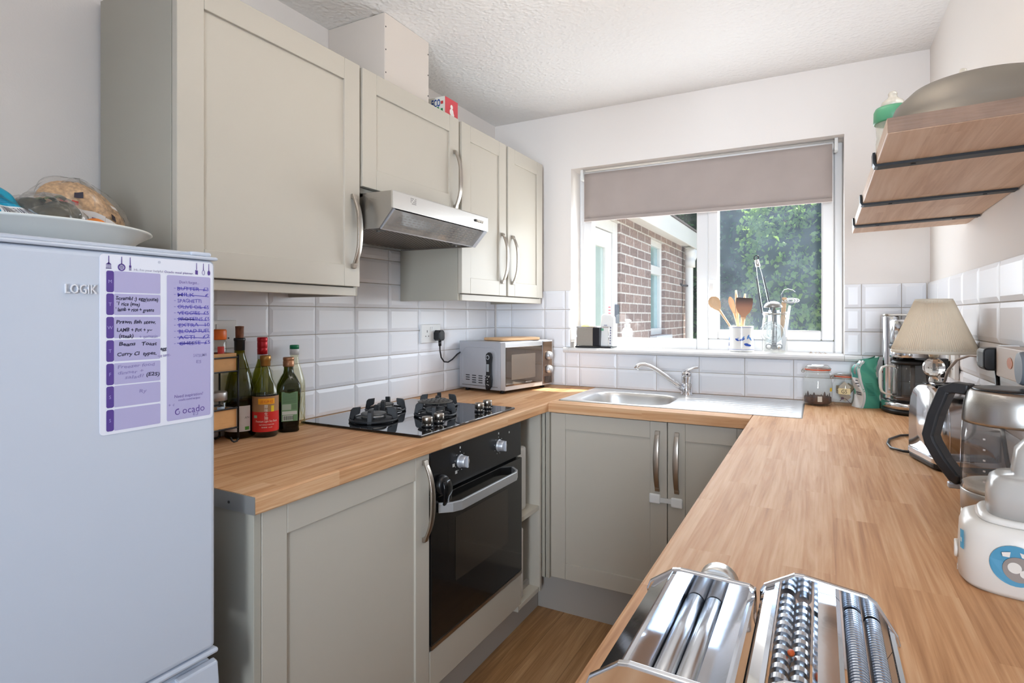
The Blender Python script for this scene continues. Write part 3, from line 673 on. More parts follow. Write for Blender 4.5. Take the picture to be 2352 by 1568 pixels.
# teal packet with barcode
t=thing('snack_packet','teal crisp packet with a barcode leaning in the bowl on the fridge','packet',(.32,.48,Z0+.02))
TEAL=mat('teal_foil',(20,150,180),.35,bump=(60,.4)); 
def pk(u,v,s=1):
    w=.05+.008*math.sin(v*9); th=.028*math.sin(PI*u)**.6*math.sin(PI*min(1,max(0,v)))**.45
    y=.488+(u-.5)*2*w+.012*math.sin(v*5)+(-.035*v); z=1.432+.088*v; x=.345-.09*v+s*th+.006*math.sin(u*14+v*8)
    return (x,y,z)
b=MB().grid(lambda u,v:pk(u,v,1),20,20).grid(lambda u,v:pk(u,v,-1),20,20); part('packet_body',b,TEAL,t)
b=MB(); b.grid(lambda u,v:(lambda p:(p[0]+.0012,p[1],p[2]))(pk(.30+.6*u,.22+.26*v,1)),8,6,0)
for k in range(18):
    u0=.33+k*.03; b.grid(lambda u,v,u0=u0,k=k:(lambda p:(p[0]+.0020,p[1],p[2]))(pk(u0+(.008+.010*((k*7)%3)/2)*u,.25+.2*v,1)),1,6,1)
for r in range(9): b.grid(lambda u,v,r=r:(lambda p:(p[0]+.0016,p[1],p[2]))(pk(.22+.6*u,.55+.035*r+.010*v,1)),10,1,2)
for r in range(4): b.grid(lambda u,v,r=r:(lambda p:(p[0]+.0016,p[1],p[2]))(pk(.25+.62*u,.05+.035*r+.010*v,1)),10,1,2)
part('barcode_label',b,[mat('label_white',(228,230,228),.5),mat('bar_black',(70,50,60),.5),mat('print_navy',(16,82,116),.5)],t)
# ------------------------------------------------------------------ dishwasher-tablet carton on top of wall cabinets
t=thing('detergent_carton','small white and red carton on top of the wall cabinets','carton',(.21,1.97,2.0705))
c0=(.262,1.885); 
b=MB(); b.box(.15,.272,1.925,2.018,2.0712,2.168); 
part('carton',b,[mat('carton_white',(228,226,216),.5)],t)
b=MB(); b.box(.2722,.2727,1.9255,2.0178,2.072,2.1675); part('front_panel',b,mat('carton_red',(206,70,78),.45),t)
b=MB(); e=lambda u,v:(.176+u,1.9245,2.137+v)
b.text('ECO',.042,lambda u,v:(.205+u,1.9245,2.130+v),maxw=.044,bold=.0012); part('lettering',b,mat('lettering_blue',(32,74,150),.5),t)
b=MB(); b.text('VER',.040,lambda u,v:(.205+u,1.9245,2.100+v),maxw=.044,bold=.0012); b.box(.252,.262,1.9240,1.9247,2.102,2.120); part('lettering',b,mat('lettering_green',(40,140,80),.5),t)
b=MB(); b.box(.252,.264,1.9240,1.9247,2.138,2.150); b.box(.18,.265,1.9240,1.9247,2.083,2.086); part('printed_mark',b,mat('mark_red',(190,60,60),.5),t)
b=MB()
for hh,(cy,cz,r) in enumerate(((1.972,2.115,.014),(1.972,2.136,.009),(1.980,2.105,.010))): b.lathe([(r,0),(r,.0003+.0002*hh)],(.2728,cy,cz),14,axis='x')
part('flower_emblem',b,mat('emblem_white',(235,232,226),.5),t)
# ------------------------------------------------------------------ hob
t=thing('gas_hob','black glass gas hob set into the left worktop','hob',(.3,1.69,.9105))
HG=mat('black_hob_glass',(10,11,14),.04,coat=.6)
GZ=.9185
part('glass_plate',MB().box(.049,.556,1.39,1.995,.9108,GZ),HG,t,bevel=.002)
AL=mat('burner_aluminium',(150,150,150),.4,.9)
def burner(x,y,r):
    b=MB(); b.lathe([(r*1.55,GZ),(r*1.58,GZ+.004),(r*1.5,GZ+.009),(r*1.1,GZ+.011),(r*.9,GZ+.011)],(x,y,0),32)
    bs=part('burner',b,CAST,t)
    b=MB(); b.lathe([(r,GZ+.011),(r,GZ+.021),(r*.9,GZ+.0225)],(x,y,0),32)
    for k in range(24):
        a=2*PI*k/24; b.box(-.001,.001,-.0008,.0008,0,0)  if False else None
    part('flame_ring',b,AL,bs)
    b=MB(); b.lathe([(r*1.02,GZ+.0226),(r*1.04,GZ+.025),(r*.95,GZ+.028),(0,GZ+.0295)],(x,y,0),32); part('burner_cap',b,mat('burner_cap_grey',(92,92,92),.55,var=(60,.2)),bs)
def trivet(x,y,r,rot):
    b=MB()
    for k in range(4):
        a=rot+k*PI/2; n0=len(b.V)
        b.prism([(r*.62,GZ+.047),(r*.98,GZ+.044),(r*1.06,GZ+.038),(r*1.16,GZ+.001),(r*.94,GZ+.001),(r*.86,GZ+.018),(r*.66,GZ+.024)],lambda p,q,tt,a=a:(x+p*math.cos(a)-tt*math.sin(a),y+p*math.sin(a)+tt*math.cos(a),q),-.0075,.0075)
    b.tube([(x+r*1.1*math.cos(2*PI*k/32),y+r*1.1*math.sin(2*PI*k/32),GZ+.006) for k in range(32)],.005,6,closed=True)
    part('pan_support',b,CAST,t,bevel=.0015)
BURN=[(.262,1.515,.042),(.160,1.695,.030),(.385,1.702,.034),(.268,1.885,.034)]
for (x,y,r) in BURN: burner(x,y,r)
for (x,y,r) in BURN: trivet(x,y,.066 if r<.04 else .072,.55)
for (x,y) in ((.490,1.512),(.484,1.585),(.486,1.842),(.478,1.915)):
    b=MB(); b.lathe([(.016,GZ),(.016,GZ+.004),(.011,GZ+.006),(.011,GZ+.011),(.0175,GZ+.012),(.0175,GZ+.031),(.0165,GZ+.0325),(0,GZ+.0325)],(x,y,0),28)
    kb=part('control_knob',b,SATIN,t)
    b=MB(); b.lathe([(.0185,GZ+.0002),(.0185,GZ+.006),(.0162,GZ+.006)],(x,y,0),28); part('knob_collar',b,BLACK,kb)
b=MB(); b.lathe([(0,GZ+.0478),(.060,GZ+.0478),(.063,GZ+.050),(.060,GZ+.052),(.012,GZ+.0535),(0,GZ+.0535)],(.385,1.702,0),40)
for q in range(3):
    for k in range(6+6*q):
        a=2*PI*k/(6+6*q); rr=.016+.016*q; b.lathe([(.0032,GZ+.0536),(.0032,GZ+.0540)],(.385+rr*math.cos(a),1.702+rr*math.sin(a),0),8,m=1)
single('trivet_disc',b,[mat('grey_steel_disc',(84,82,78),.5,.6,var=(40,.3)),mat('disc_holes',(20,20,20),.8)],'round perforated grey trivet disc lying on the front burner of the hob','trivet',(.385,1.702,GZ+.0478))
# ------------------------------------------------------------------ bottles
def bottle(name,label,c,pr,gmat,extra,sq=False,group=None):
    t=thing(name,label,'bottle',(c[0],c[1],.9105))
    b=MB(); b.lathe([(r,z+.9105) for r,z in pr],(c[0],c[1],0),36); part('glass_body',b,gmat,t)
    extra(t,c); return t
def cyl(t,name,c,pr,m,label=None,seg=32):
    return part(name,MB().lathe([(r,z+.9105) for r,z in pr],(c[0],c[1],0),seg),m,t,label)
CAMD=lambda c: math.atan2(-c[1],1.61-c[0])
def arc_label(b,c,r,z0,z1,a0,a1,m=0,n=16): b.grid(lambda u,v:(c[0]+r*math.cos(a0+(a1-a0)*u),c[1]+r*math.sin(a0+(a1-a0)*u),.9105+z0+(z1-z0)*v),n,1,m)
def arc_text(b,c,r,s,size,z,ac,maxw,m=0): b.text(s,size,lambda u,v:(c[0]+r*math.cos(ac+u/r),c[1]+r*math.sin(ac+u/r),.9105+z+v),m,align='CENTER',maxw=maxw)
GGREEN=glass('olive_green_glass',(.42,.42,.10),1.2); GCLEAR=glass('clear_glass',(.96,.97,.96),1.2); GDARK=glass('dark_green_glass',(.20,.22,.05),1.2)
DARKL=mat('dark_wine',(20,8,10),.2); SOYL=mat('soy_sauce',(18,9,7),.15); OILL=mat('olive_oil',(110,96,10),.15,trans=.0)
# soy sauce
def soy(t,c):
    a=CAMD(c)
    cyl(t,'contents',c,[(.0345,.004),(.0352,.125),(0,.127)],SOYL,'dark soy sauce')
    cyl(t,'cap',c,[(.0135,.213),(.0145,.216),(.0145,.228),(.016,.230),(.016,.244),(.014,.246),(0,.246)],mat('gold_cap',(170,128,70),.35,.7))
    b=MB(); r=.0381; arc_label(b,c,r,.018,.078,a-1.5,a+1.5,0); arc_label(b,c,r,.078,.124,a-1.5,a+1.5,1); arc_label(b,c,r+.0003,.101,.118,a-.55,a+.72,2)
    lb=part('label',b,[mat('soy_red',(208,40,34),.45),mat('soy_brown',(164,124,86),.45),mat('soy_amber',(238,164,30),.45)],t)
    b=MB(); arc_text(b,c,r+.0006,'LEE KUM KEE',.012,.1045,a+.1,.038); part('lettering',b,mat('ink_red',(196,70,20),.5),lb)
    b=MB(); arc_text(b,c,r+.0006,'Premium Light Soy Sauce',.009,.047,a+.1,.066); arc_text(b,c,r+.0006,'NATURALLY BREWED',.0045,.038,a+.1,.044); arc_text(b,c,r+.0006,'500 ml',.005,.030,a+.1,.03)
    for k,ch in enumerate('醇味生抽'): arc_text(b,c,r+.0006,ch,.0115,.090-.0115*k,a+.05,.010)
    part('lettering',b,mat('ink_white',(236,228,214),.5),lb)
    b=MB(); arc_label(b,c,r+.0006,.078,.096,a+.42,a+.66); part('round_sticker',b,mat('sticker_yellow',(232,200,40),.5),lb)
    b=MB(); arc_label(b,c,r+.0006,.060,.068,a-.95,a-.65); part('round_sticker',b,mat('sticker_green',(150,190,160),.5),lb)
bottle('soy_sauce_bottle','soy sauce bottle with red and brown label and gold cap beside the spice rack',(.113,1.197),[(0,.002),(.033,0),(.036,.003),(.0375,.012),(.0375,.128),(.036,.140),(.028,.158),(.018,.180),(.0135,.198),(.0125,.214)],GCLEAR,soy)
# square olive oil bottle
def sqpr(c,pr,n=4.5,rot=0,seg=48):
    b=MB(); vs=[]
    for r,z,k in pr:
        for i in range(seg):
            a=2*PI*i/seg; ca,sa=math.cos(a),math.sin(a); e=2/k
            x=r*math.copysign(abs(ca)**e,ca); y=r*math.copysign(abs(sa)**e,sa)
            vs.append((c[0]+x*math.cos(rot)-y*math.sin(rot),c[1]+x*math.sin(rot)+y*math.cos(rot),.9105+z))
    fs=[(k*seg+i,k*seg+(i+1)%seg,(k+1)*seg+(i+1)%seg,(k+1)*seg+i) for k in range(len(pr)-1) for i in range(seg)]+[tuple(range(seg))]
    return b.add(vs,fs,True)
c=(.112,1.285); rot=-.62
t=thing('olive_oil_bottle','square olive oil bottle with green back label and copper screw cap','bottle',(c[0],c[1],.9105))
part('glass_body',sqpr(c,[(.030,0,3),(.0315,.004,3.5),(.0295,.016,4),(.030,.03,5),(.0345,.10,5),(.036,.135,4.5),(.034,.150,4),(.024,.172,2.6),(.0165,.184,2),(.0145,.195,2),(.0145,.215,2)],rot=rot),GDARK,t)
part('contents',sqpr(c,[(.028,.006,3.5),(.0275,.02,5),(.0315,.09,5),(.0005,.091,2)],rot=rot),mat('olive_oil_low',(38,34,8),.2),t,'dark olive oil')
cyl(t,'cap',c,[(.0165,.205),(.017,.207),(.017,.222),(.0155,.2235),(.017,.225),(.017,.233),(.0155,.235),(0,.235)],mat('copper_cap',(178,130,96),.35,.5))
b=MB(); nd=Vector((math.cos(rot),math.sin(rot),0)); td=Vector((-math.sin(rot),math.cos(rot),0))
def of(u,v,d=.0005): 
    r=.0305+(.0350-.0305)*min(1,max(0,(v-.03)/.07)); p=Vector((c[0],c[1],.9105+v))+nd*(r+d)+td*u; return tuple(p)
b.grid(lambda u,v:of(-.024+.048*u+0,.035+.093*v),2,8,0); b.grid(lambda u,v:of(-.022+.044*u,.056+.011*v,.0009),2,2,1); b.grid(lambda u,v:of(-.020+.030*u,.037+.017*v,.0009),2,2,1); b.grid(lambda u,v:of(-.022+.026*u,.071+.018*v,.0009),2,2,3)
for k in range(12): b.grid(lambda u,v,k=k:of(-.018+k*.0024+.0012*u*(1+k%2*.5),.039+.013*v,.0012),1,1,2)
for k in range(9): b.grid(lambda u,v,k=k:of(-.021+.042*u,.092+k*.0037+.0012*v,.0009),2,1,2)
for k in range(4): b.grid(lambda u,v,k=k:of(.007+.014*u,.073+k*.004+.0012*v,.0009),2,1,2)
part('label',b,[mat('label_green',(120,160,118),.5),mat('label_pale',(214,222,214),.5),mat('label_ink',(70,92,72),.6),mat('label_sage',(176,196,176),.5)],t)
# tall oil bottle with green cap behind
def green(t,c):
    cyl(t,'cap',c,[(.0150,.236),(.0152,.255),(.0148,.2555)],mat('cap_white',(226,228,226),.4)); cyl(t,'cap_top',c,[(.0150,.2556),(.0150,.267),(.013,.269),(0,.269)],mat('cap_green',(14,128,84),.4))
    b=MB()
    for k in range(10):
        a=CAMD(c)-1.6+k*.33; pts=[]
        for j in range(12):
            z=.012+.135*j/11; rr=.0335+.001*math.sin(j*1.3+k); pts.append((c[0]+rr*math.cos(a+.12*math.sin(j*.9+k)),c[1]+rr*math.sin(a+.12*math.sin(j*.9+k)),.9105+z))
        b.strap(pts,(0,0,1),.006,.001)
    part('leaf_decoration',b,mat('pressed_leaf',(170,156,92),.6,var=(60,.3)),t)
bottle('oil_bottle','clear oil bottle with green and white cap standing behind the olive oil bottle',(.050,1.362),[(0,.002),(.032,0),(.035,.004),(.035,.13),(.033,.15),(.025,.18),(.015,.21),(.0130,.225),(.0130,.236)],glass('pale_oil_glass',(.93,.93,.80),1.2),green)
def red(t,c):
    cyl(t,'capsule',c,[(.0155,.245),(.0155,.262),(.0148,.264),(.0155,.266),(.0155,.282),(.0148,.284),(.0158,.286),(.0158,.297),(.014,.299),(0,.299)],mat('red_capsule',(190,28,40),.3,.3)); cyl(t,'neck_band',c,[(.0148,.230),(.0152,.231),(.0152,.2448)],mat('neck_white',(210,220,226),.5))
    cyl(t,'contents',c,[(.030,.004),(.031,.12),(0,.122)],DARKL,'dark wine')
    b=MB(); a=CAMD(c); arc_label(b,c,.0348,.030,.115,a-1.3,a+1.2); part('label',b,mat('label_paleblue',(196,210,222),.5),t)
bottle('wine_bottle','green wine bottle with red capsule between spice rack and soy sauce',(.0475,1.238),[(0,.002),(.031,0),(.034,.004),(.0343,.13),(.033,.155),(.026,.19),(.0175,.215),(.0145,.228),(.0142,.246)],GGREEN,red)
def wine1(t,c):
    cyl(t,'contents',c,[(.037,.004),(.0385,.112),(0,.114)],DARKL,'dark wine')
    cyl(t,'neck_foil',c,[(.0135,.262),(.0150,.263),(.0152,.290),(.0165,.292),(.0165,.298),(.0148,.300)],mat('black_foil',(30,32,38),.35))
    cyl(t,'stopper',c,[(.0115,.298),(.0115,.300),(.0118,.325),(.0123,.335),(0,.336)],mat('cork_brown',(128,82,60),.7,var=(80,.25)))
    b=MB(); a=CAMD(c); arc_label(b,c,.0425,.022,.098,a-1.2,a+.75,0); arc_label(b,c,.0429,.026,.036,a+.35,a+.65,1); lb=part('label',b,[mat('label_grey_white',(206,204,204),.5),mat('label_green2',(80,150,60),.5)],t)
    b=MB(); arc_text(b,c,.0429,'AN',.009,.060,a+.5,.014); part('lettering',b,mat('ink_grey',(90,90,90),.5),lb)
bottle('wine_bottle','dark green wine bottle with cork stopper standing behind the spice rack',(.056,1.150),[(0,.002),(.038,0),(.0415,.004),(.042,.115),(.0405,.145),(.033,.185),(.022,.225),(.0150,.25),(.0142,.264)],GGREEN,wine1)
# ------------------------------------------------------------------ spice rack
t=thing('spice_rack','two-tier wooden spice rack with black wire frame beside the fridge','spice rack',(.09,.98,.9105))
RX0,RX1,RY0,RY1=.040,.124,.85,1.095
b=MB(); z0=.9135
for x,y in ((RX1,RY1),(RX0,RY1),(RX1,RY0),(RX0,RY0)):
    b.tube([(x,y,z0+.004),(x,y,1.165)],.0028,8)
    b.tube([(x,y,z0+.012),(x,y-.004 if y>1 else y+.004,z0+.002),(x,y-.014 if y>1 else y+.014,z0+.0015),(x,y-.020 if y>1 else y+.020,z0+.006),(x,y-.024 if y>1 else y+.024,z0+.016)],.0026,8)
for z in (.955,1.012,1.118,1.158):
    b.tube([(RX0,RY0,z),(RX1,RY0,z),(RX1,RY1,z),(RX0,RY1,z)],.0024,6,closed=True)
part('wire_frame',b,mat('black_wire',(26,26,28),.4,.3),t)
TW=mat('tray_pine',(214,164,108),.55,bump=(1,.1,(300,20,300)),var=(14,.1))
for z in (.957,1.118):
    b=MB(); b.box(RX0+.003,RX1-.003,RY0+.003,RY1-.003,z,z+.005)
    b.box(RX1-.009,RX1-.003,RY0+.003,RY1-.003,z+.005,z+.052).box(RX0+.003,RX0+.009,RY0+.003,RY1-.003,z+.005,z+.052).box(RX0+.009,RX1-.009,RY0+.003,RY0+.009,z+.005,z+.052).box(RX0+.009,RX1-.009,RY1-.009,RY1-.003,z+.005,z+.052)
    part('tray',b,TW,t,bevel=.0008)
def jar(name,label,c,z,r,h,lidm,contm,tag=None):
    t=thing(name,label,'jar',(c[0],c[1],z))
    part('glass_body',MB().lathe([(r*.9,z),(r,z+.003),(r,z+h*.68),(r*.85,z+h*.74)],(c[0],c[1],0),28),GCLEAR,t)
    part('contents',MB().lathe([(r*.88,z+.002),(r*.92,z+.004),(r*.92,z+h*.42),(0,z+h*.43)],(c[0],c[1],0),24),contm,t)
    part('lid',MB().lathe([(r*.98,z+h*.745),(r*1.02,z+h*.76),(r*1.02,z+h*.97),(r*.95,z+h),(0,z+h)],(c[0],c[1],0),28),lidm,t)
    if tag:
        b=MB(); a=CAMD(c); b.grid(lambda u,v:(c[0]+(r+.0006)*math.cos(a+.0+.8*u),c[1]+(r+.0006)*math.sin(a+.0+.8*u),z+h*(.18+.4*v)),8,1); part('label',b,tag,t)
jar('spice_jar','spice jar with bright orange lid on the upper tier of the spice rack',(.084,1.058),1.1232,.0235,.115,mat('orange_lid',(236,112,32),.4),mat('paprika',(140,70,48),.8,var=(90,.2)),mat('jar_label_red',(206,60,50),.5))
jar('spice_jar','low glass jar with silver lid on the lower tier of the spice rack',(.088,1.054),.9622,.026,.098,mat('silver_lid',(176,172,170),.35,.7),mat('pale_grain',(170,178,172),.8,var=(120,.25)),mat('jar_label_blue',(176,196,214),.5))
# sockets ------------------------------------------------------------
def socket(name,label,x,y0,y1,z0,z1,sgn):
    """double wall socket on a side wall; sgn=+1 faces +X"""
    t=thing(name,label,'socket',(x,(y0+y1)/2,z0))
    d=lambda k:(x+sgn*k)
    b=MB(); b.box(min(d(0),d(.012)),max(d(0),d(.012)),y0,y1,z0,z1)
    pl=part('face_plate',b,WPLAST,t,bevel=.003)
    h=z1-z0
    for yc in (y0+(y1-y0)*.27,y0+(y1-y0)*.73):
        b=MB(); q=(d(.0121),d(.0124)); q=(min(q),max(q))
        b.box(*q,yc-.002,yc+.002,z0+h*.56,z0+h*.68); b.box(*q,yc-.013,yc-.008,z0+h*.34,z0+h*.39); b.box(*q,yc+.008,yc+.013,z0+h*.34,z0+h*.39)
        part('pin_holes',b,mat('pin_hole_dark',(50,48,46),.7),pl)
    for yc in (y0+(y1-y0)*.46,y0+(y1-y0)*.54):
        q=(d(.012),d(.0165)); part('switch',MB().box(min(q),max(q),yc-.004,yc+.004,z0+h*.62,z0+h*.86),WPLAST,pl,bevel=.001)
    return t
TX=.0102
socket('wall_socket','white double socket on the tiles between hob and microwave',TX,2.103,2.250,1.152,1.238,1)
socket('wall_socket','white double socket on the tiles behind the spice rack',TX,1.020,1.166,1.178,1.264,1)
t=thing('microwave_cable','black plug and cable running from the wall socket to the microwave','cable',(.04,2.235,1.0))
b=MB(); y,z=2.212,1.186; b.prism([(y-.022,z-.018),(y-.022,z+.012),(y-.012,z+.024),(y+.012,z+.024),(y+.022,z+.012),(y+.022,z-.018),(y+.012,z-.025),(y-.012,z-.025)],lambda p,q,tt:(tt,p,q),TX+.0126,TX+.048)
pg=part('plug',b,BLACK,t,bevel=.004)
b=MB(); b.lathe([(.007,z-.050),(.0075,z-.024)],(TX+.034,y,0),12); part('strain_relief',b,BLACK,pg)
b=MB(); b.tube([(TX+.034,2.212,1.138),(TX+.034,2.213,1.115),(TX+.033,2.224,1.082),(TX+.031,2.25,1.060),(TX+.03,2.285,1.055),(TX+.028,2.325,1.066),(TX+.026,2.37,1.088),(.035,2.41,1.10)],.0035,8); part('cable',b,BLACK,t)
# ------------------------------------------------------------------ microwave
MZ=.9105; ang=math.radians(-11)
t=thing('microwave','silver microwave oven with mirrored door in the corner by the window','microwave',(.321,2.341,MZ),rz=ang)
# local: +X out of the door, +Y along the front (away from camera), origin at near front bottom corner
MW=mat('silver_microwave_paint',(176,178,184),.38,.35); D,W,Hh=.296,.385,.243; z0=.014
body=part('microwave_body',MB().box(-D,-.03,0,W,z0,Hh),MW,t,bevel=.003)
dm=mat('mirror_door_glass',(120,108,98),.05,.85)
dr=part('door',MB().box(-.029,0,.001,W*.76,z0+.002,Hh-.002),mat('silver_door_frame',(205,204,204),.3,.5),t,bevel=.002)
part('door_glass',MB().box(.0002,.0022,.004,W*.755,z0+.022,Hh-.024),dm,dr,bevel=.001)
part('window_screen',MB().box(.0024,.0028,.045,W*.60,z0+.05,Hh-.06),mat('screen_mesh',(150,136,122),.25,.7),dr)
cp=part('control_panel',MB().box(-.029,-.001,W*.765,W-.001,z0+.002,Hh-.002),MW,t,bevel=.002)
part('panel_face',MB().box(-.0008,.0012,W*.775,W-.008,z0+.01,Hh-.008),mat('panel_bronze',(112,92,78),.15,.5),cp)
for zz in (.165,.095): part('control_knob',MB().lathe([(.022,0),(.021,.010),(.018,.020),(0,.021)],(.0014,W*.885,zz),24,axis='x'),ALU,cp)
part('door_button',MB().box(.0014,.004,W*.81,W-.018,z0+.014,z0+.046),mat('button_dark',(70,62,56),.3,.4),cp,bevel=.001)
b=MB()
for i,n in enumerate((3,4,4,4)):
    for j in range(n):
        xx=-D+.045+i*.042; zz=.075-j*.011; b.box(xx,xx+.026,-.0004,.0,zz,zz+.0045)
part('vent_slots',b,mat('slot_dark',(40,40,42),.7),body)
b=MB(); P=rrect(-D+.025,-.055,.035,Hh-.03,.03); 
b.tube([(p,-.0002,q) for p,q in P],.0012,6,closed=True); part('pressed_outline',b,MW,body)
b=MB(); b.box(-D+.02,-.045,-.0004,0,.028,.0305); part('seam',b,mat('seam_dark',(90,80,72),.7),body)
b=MB(); b.text('microwave',.010,lambda u,v:(.0024,W*.40+u,z0+.030+v),maxw=.05); part('lettering',b,mat('lettering_pale',(225,220,214),.4),dr)
for x,y in ((-.04,.03),(-.04,W-.04),(-D+.03,.03),(-D+.03,W-.04)): part('foot',MB().lathe([(.012,0),(.012,z0)],(x,y,0),12),BLACK,t)
# digital thermometer clipped to the microwave side
M=t.matrix_basis.copy(); M=Matrix.Translation((.321,2.341,MZ))@Matrix.Rotation(ang,4,'Z')
t=thing('food_thermometer','black folding digital thermometer on the near side of the microwave','thermometer',tuple(M@Vector((-.09,-.001,.02))),rz=ang)
th=[(-.013,.165),(-.017,.150),(-.012,.128),(-.014,.06),(-.019,.035),(-.016,.0),(-.004,-.008),(.014,.012),(.017,.045),(.013,.075),(.013,.12),(.017,.15),(.012,.168),(0,.174)]
part('thermometer_body',MB().prism(th,lambda p,q,tt:(p,tt,q),-.018,-.0006),BLACK,t,bevel=.003)
part('display',MB().box(-.008,.007,-.0187,-.0182,.082,.118),mat('lcd_grey',(150,156,160),.3),t)
b=MB(); b.lathe([(.011,-.0192),(.011,-.0182)],(-.001,0,.150),20,axis='y',m=0); b.lathe([(.0075,-.0197),(.0075,-.0192)],(-.001,0,.150),20,axis='y',m=1)
part('pivot',b,[ALU,BLACK],t)
for p,q in ((-.004,.062),(.006,.058),(-.003,.047),(.008,.062),(0,.035),(-.004,.022),(.004,.02)): part('button',MB().lathe([(.0022,-.0196),(.0022,-.0182)],(p,0,q),10,axis='y'),mat('button_white',(210,210,210),.4),t)
# chopping board on the microwave
t0=tuple(M@Vector((-.12,.20,Hh+.0012)))
b=MB(); b.prism(rrect(-.085,.085,-.13,.13,.03,5),lambda p,q,tt:(p,q,tt),0,.014)
o=mesh_obj('chopping_board',b,mat('chopping_board_beech',(222,178,132),.5,bump=(1,.1,(20,300,300)),var=(16,.1)),bevel=.004,bseg=3); o.location=t0; o.rotation_euler=(0,0,ang-.15); props(o,'small pale wooden chopping board lying on the microwave','chopping board')
# ------------------------------------------------------------------ sink
SS=mat('stainless_sink',(226,226,225),.33,1,bump=(1,.04,(300,4,300)),var=(6,.06))
def sm(a,b,x): x=min(1,max(0,(x-a)/(b-a))); return x*x*(3-2*x)
def sinkh(x,y):
    ex=min(x-SX0,SX1-x); ey=min(y-SYa,SYb-y); e=min(ex,ey)
    h=.9108+.0045*sm(0,.004,e)-.002*sm(.006,.014,e)
    # bowl
    bx,by=(x-.862)/.195,(y-2.512)/.175
    d=(abs(bx)**4+abs(by)**4)**.25
    h-=.0035*(1-sm(1.0,1.10,d)); h-=.140*(1-sm(.80,1.0,d))
    # drainer ribs
    if x>1.10 and .035<ey and SX1-x>.03:
        f=sm(1.10,1.15,x)*sm(.03,.05,SX1-x)*sm(.035,.05,ey)
        h+=f*(-.003+.0030*(.5+.5*math.cos((y-2.53)/.046*2*PI))**3)
    return h
NX,NY=180,90
b=MB(); vs=[]
b.grid(lambda u,v:(SX0+(SX1-SX0)*u,SYa+(SYb-SYa)*v,sinkh(SX0+(SX1-SX0)*u,SYa+(SYb-SYa)*v)),NX,NY)
t=thing('kitchen_sink','stainless steel inset sink with left bowl and ribbed drainer under the window','sink',(1.08,2.53,.9108))
part('sink_top',b,SS,t)
b=MB(); b.lathe([(0,.7706),(.02,.7712),(.036,.7735),(.040,.7725),(.040,.7712)],(.862,2.512,0),28); part('waste_outlet',b,CHROME,t)
b=MB(); b.lathe([(.008,.0),(.010,.001)],(1.452,2.70,.9125),10) ; 
# tap
TB=(1.072,2.705); tz=.9125
t=thing('mixer_tap','chrome single lever mixer tap with long spout over the sink bowl','tap',(TB[0],TB[1],tz))
part('tap_body',MB().lathe([(.027,tz),(.027,tz+.006),(.0235,tz+.010),(.0235,tz+.05),(.0245,tz+.052),(.0245,tz+.058),(.0235,tz+.060),(.0235,tz+.086),(.0215,tz+.089),(0,tz+.09)],(TB[0],TB[1],0),28),CHROME,t)
d=Vector((.875-TB[0],2.545-TB[1],0)).normalized(); P=[Vector((TB[0],TB[1],tz+.030))+d*s+Vector((0,0,h)) for s,h in ((.018,0),(.05,.022),(.10,.057),(.15,.090),(.18,.106),(.205,.113),(.228,.112),(.240,.106),(.246,.095))]
part('spout',MB().tube(P,[.0125,.0115,.0105,.0098,.0095,.0095,.0100,.0108,.0112],14),CHROME,t)
b=MB(); b.lathe([(.0235,tz+.0905),(.0235,tz+.098),(.020,tz+.108),(.010,tz+.114),(0,tz+.115)],(TB[0],TB[1],0),24)
b.strap([(TB[0]-.012,TB[1],tz+.104),(TB[0]+.004,TB[1],tz+.116),(TB[0]+.030,TB[1]+.002,tz+.126),(TB[0]+.052,TB[1]+.003,tz+.129)],(0,1,0),[.036,.034,.026,.014],.009,sm=True)
lv=part('lever',b,CHROME,t,bevel=.002)
part('indicator_dot',MB().lathe([(.0045,-.0245),(.0045,-.0238)],(TB[0]+.008,TB[1],tz+.098),12,axis='y'),mat('dot_dark',(50,46,60),.4),lv)
# ------------------------------------------------------------------ roller blind
t=thing('roller_blind','taupe fabric roller blind half lowered in the window','roller blind',(1.09,2.86,1.78))
part('roller_tube',MB().lathe([(.018,.512),(.018,1.664)],(0,2.868,2.018),24,axis='x'),mat('blind_tube_white',(232,232,232),.35),t)
FB=mat('taupe_blind_fabric',(168,156,150),.85,bump=(500,.05),var=(7,.04))
b=MB(); b.grid(lambda u,v:(.517+1.142*u,2.8495+.002*math.sin(PI*v)*math.sin(9*u),1.786+.236*v),24,10); part('fabric',b,FB,t,solid=.0012)
part('bottom_bar',MB().box(.517,1.659,2.8445,2.8545,1.770,1.788),FB,t,bevel=.004,bseg=3)
for x0 in (.497,1.6665): part('bracket',MB().box(x0,x0+.014,2.845,2.895,1.992,2.0455),WPLAST,t,bevel=.002)
part('end_plug',MB().lathe([(.012,1.6645),(.012,1.6664)],(0,2.868,2.018),16,axis='x'),mat('plug_beige',(200,190,176),.4),t)
b=MB(); 
for k in range(110):
    z=2.01-.0085*k; x=.506-.002*math.sin(k*.05); y=2.846
    if z<1.16: y=2.846-.0016*(k-100)*(k-100)**.5 if k>100 else 2.846
    b.lathe([(.0005,-.0022),(.0022,0),(.0005,.0022)],(x,y,z),6)
b.tube([(.506,2.846,2.01),(.506,2.846,1.15)],.0007,5)
part('bead_chain',b,WPLAST,t)
# chain end and weight hanging over the sill
b=MB(); b.tube([(.455,2.7615,1.10),(.452,2.760,1.07)],.003,6).box(.440,.462,2.757,2.763,1.040,1.068)
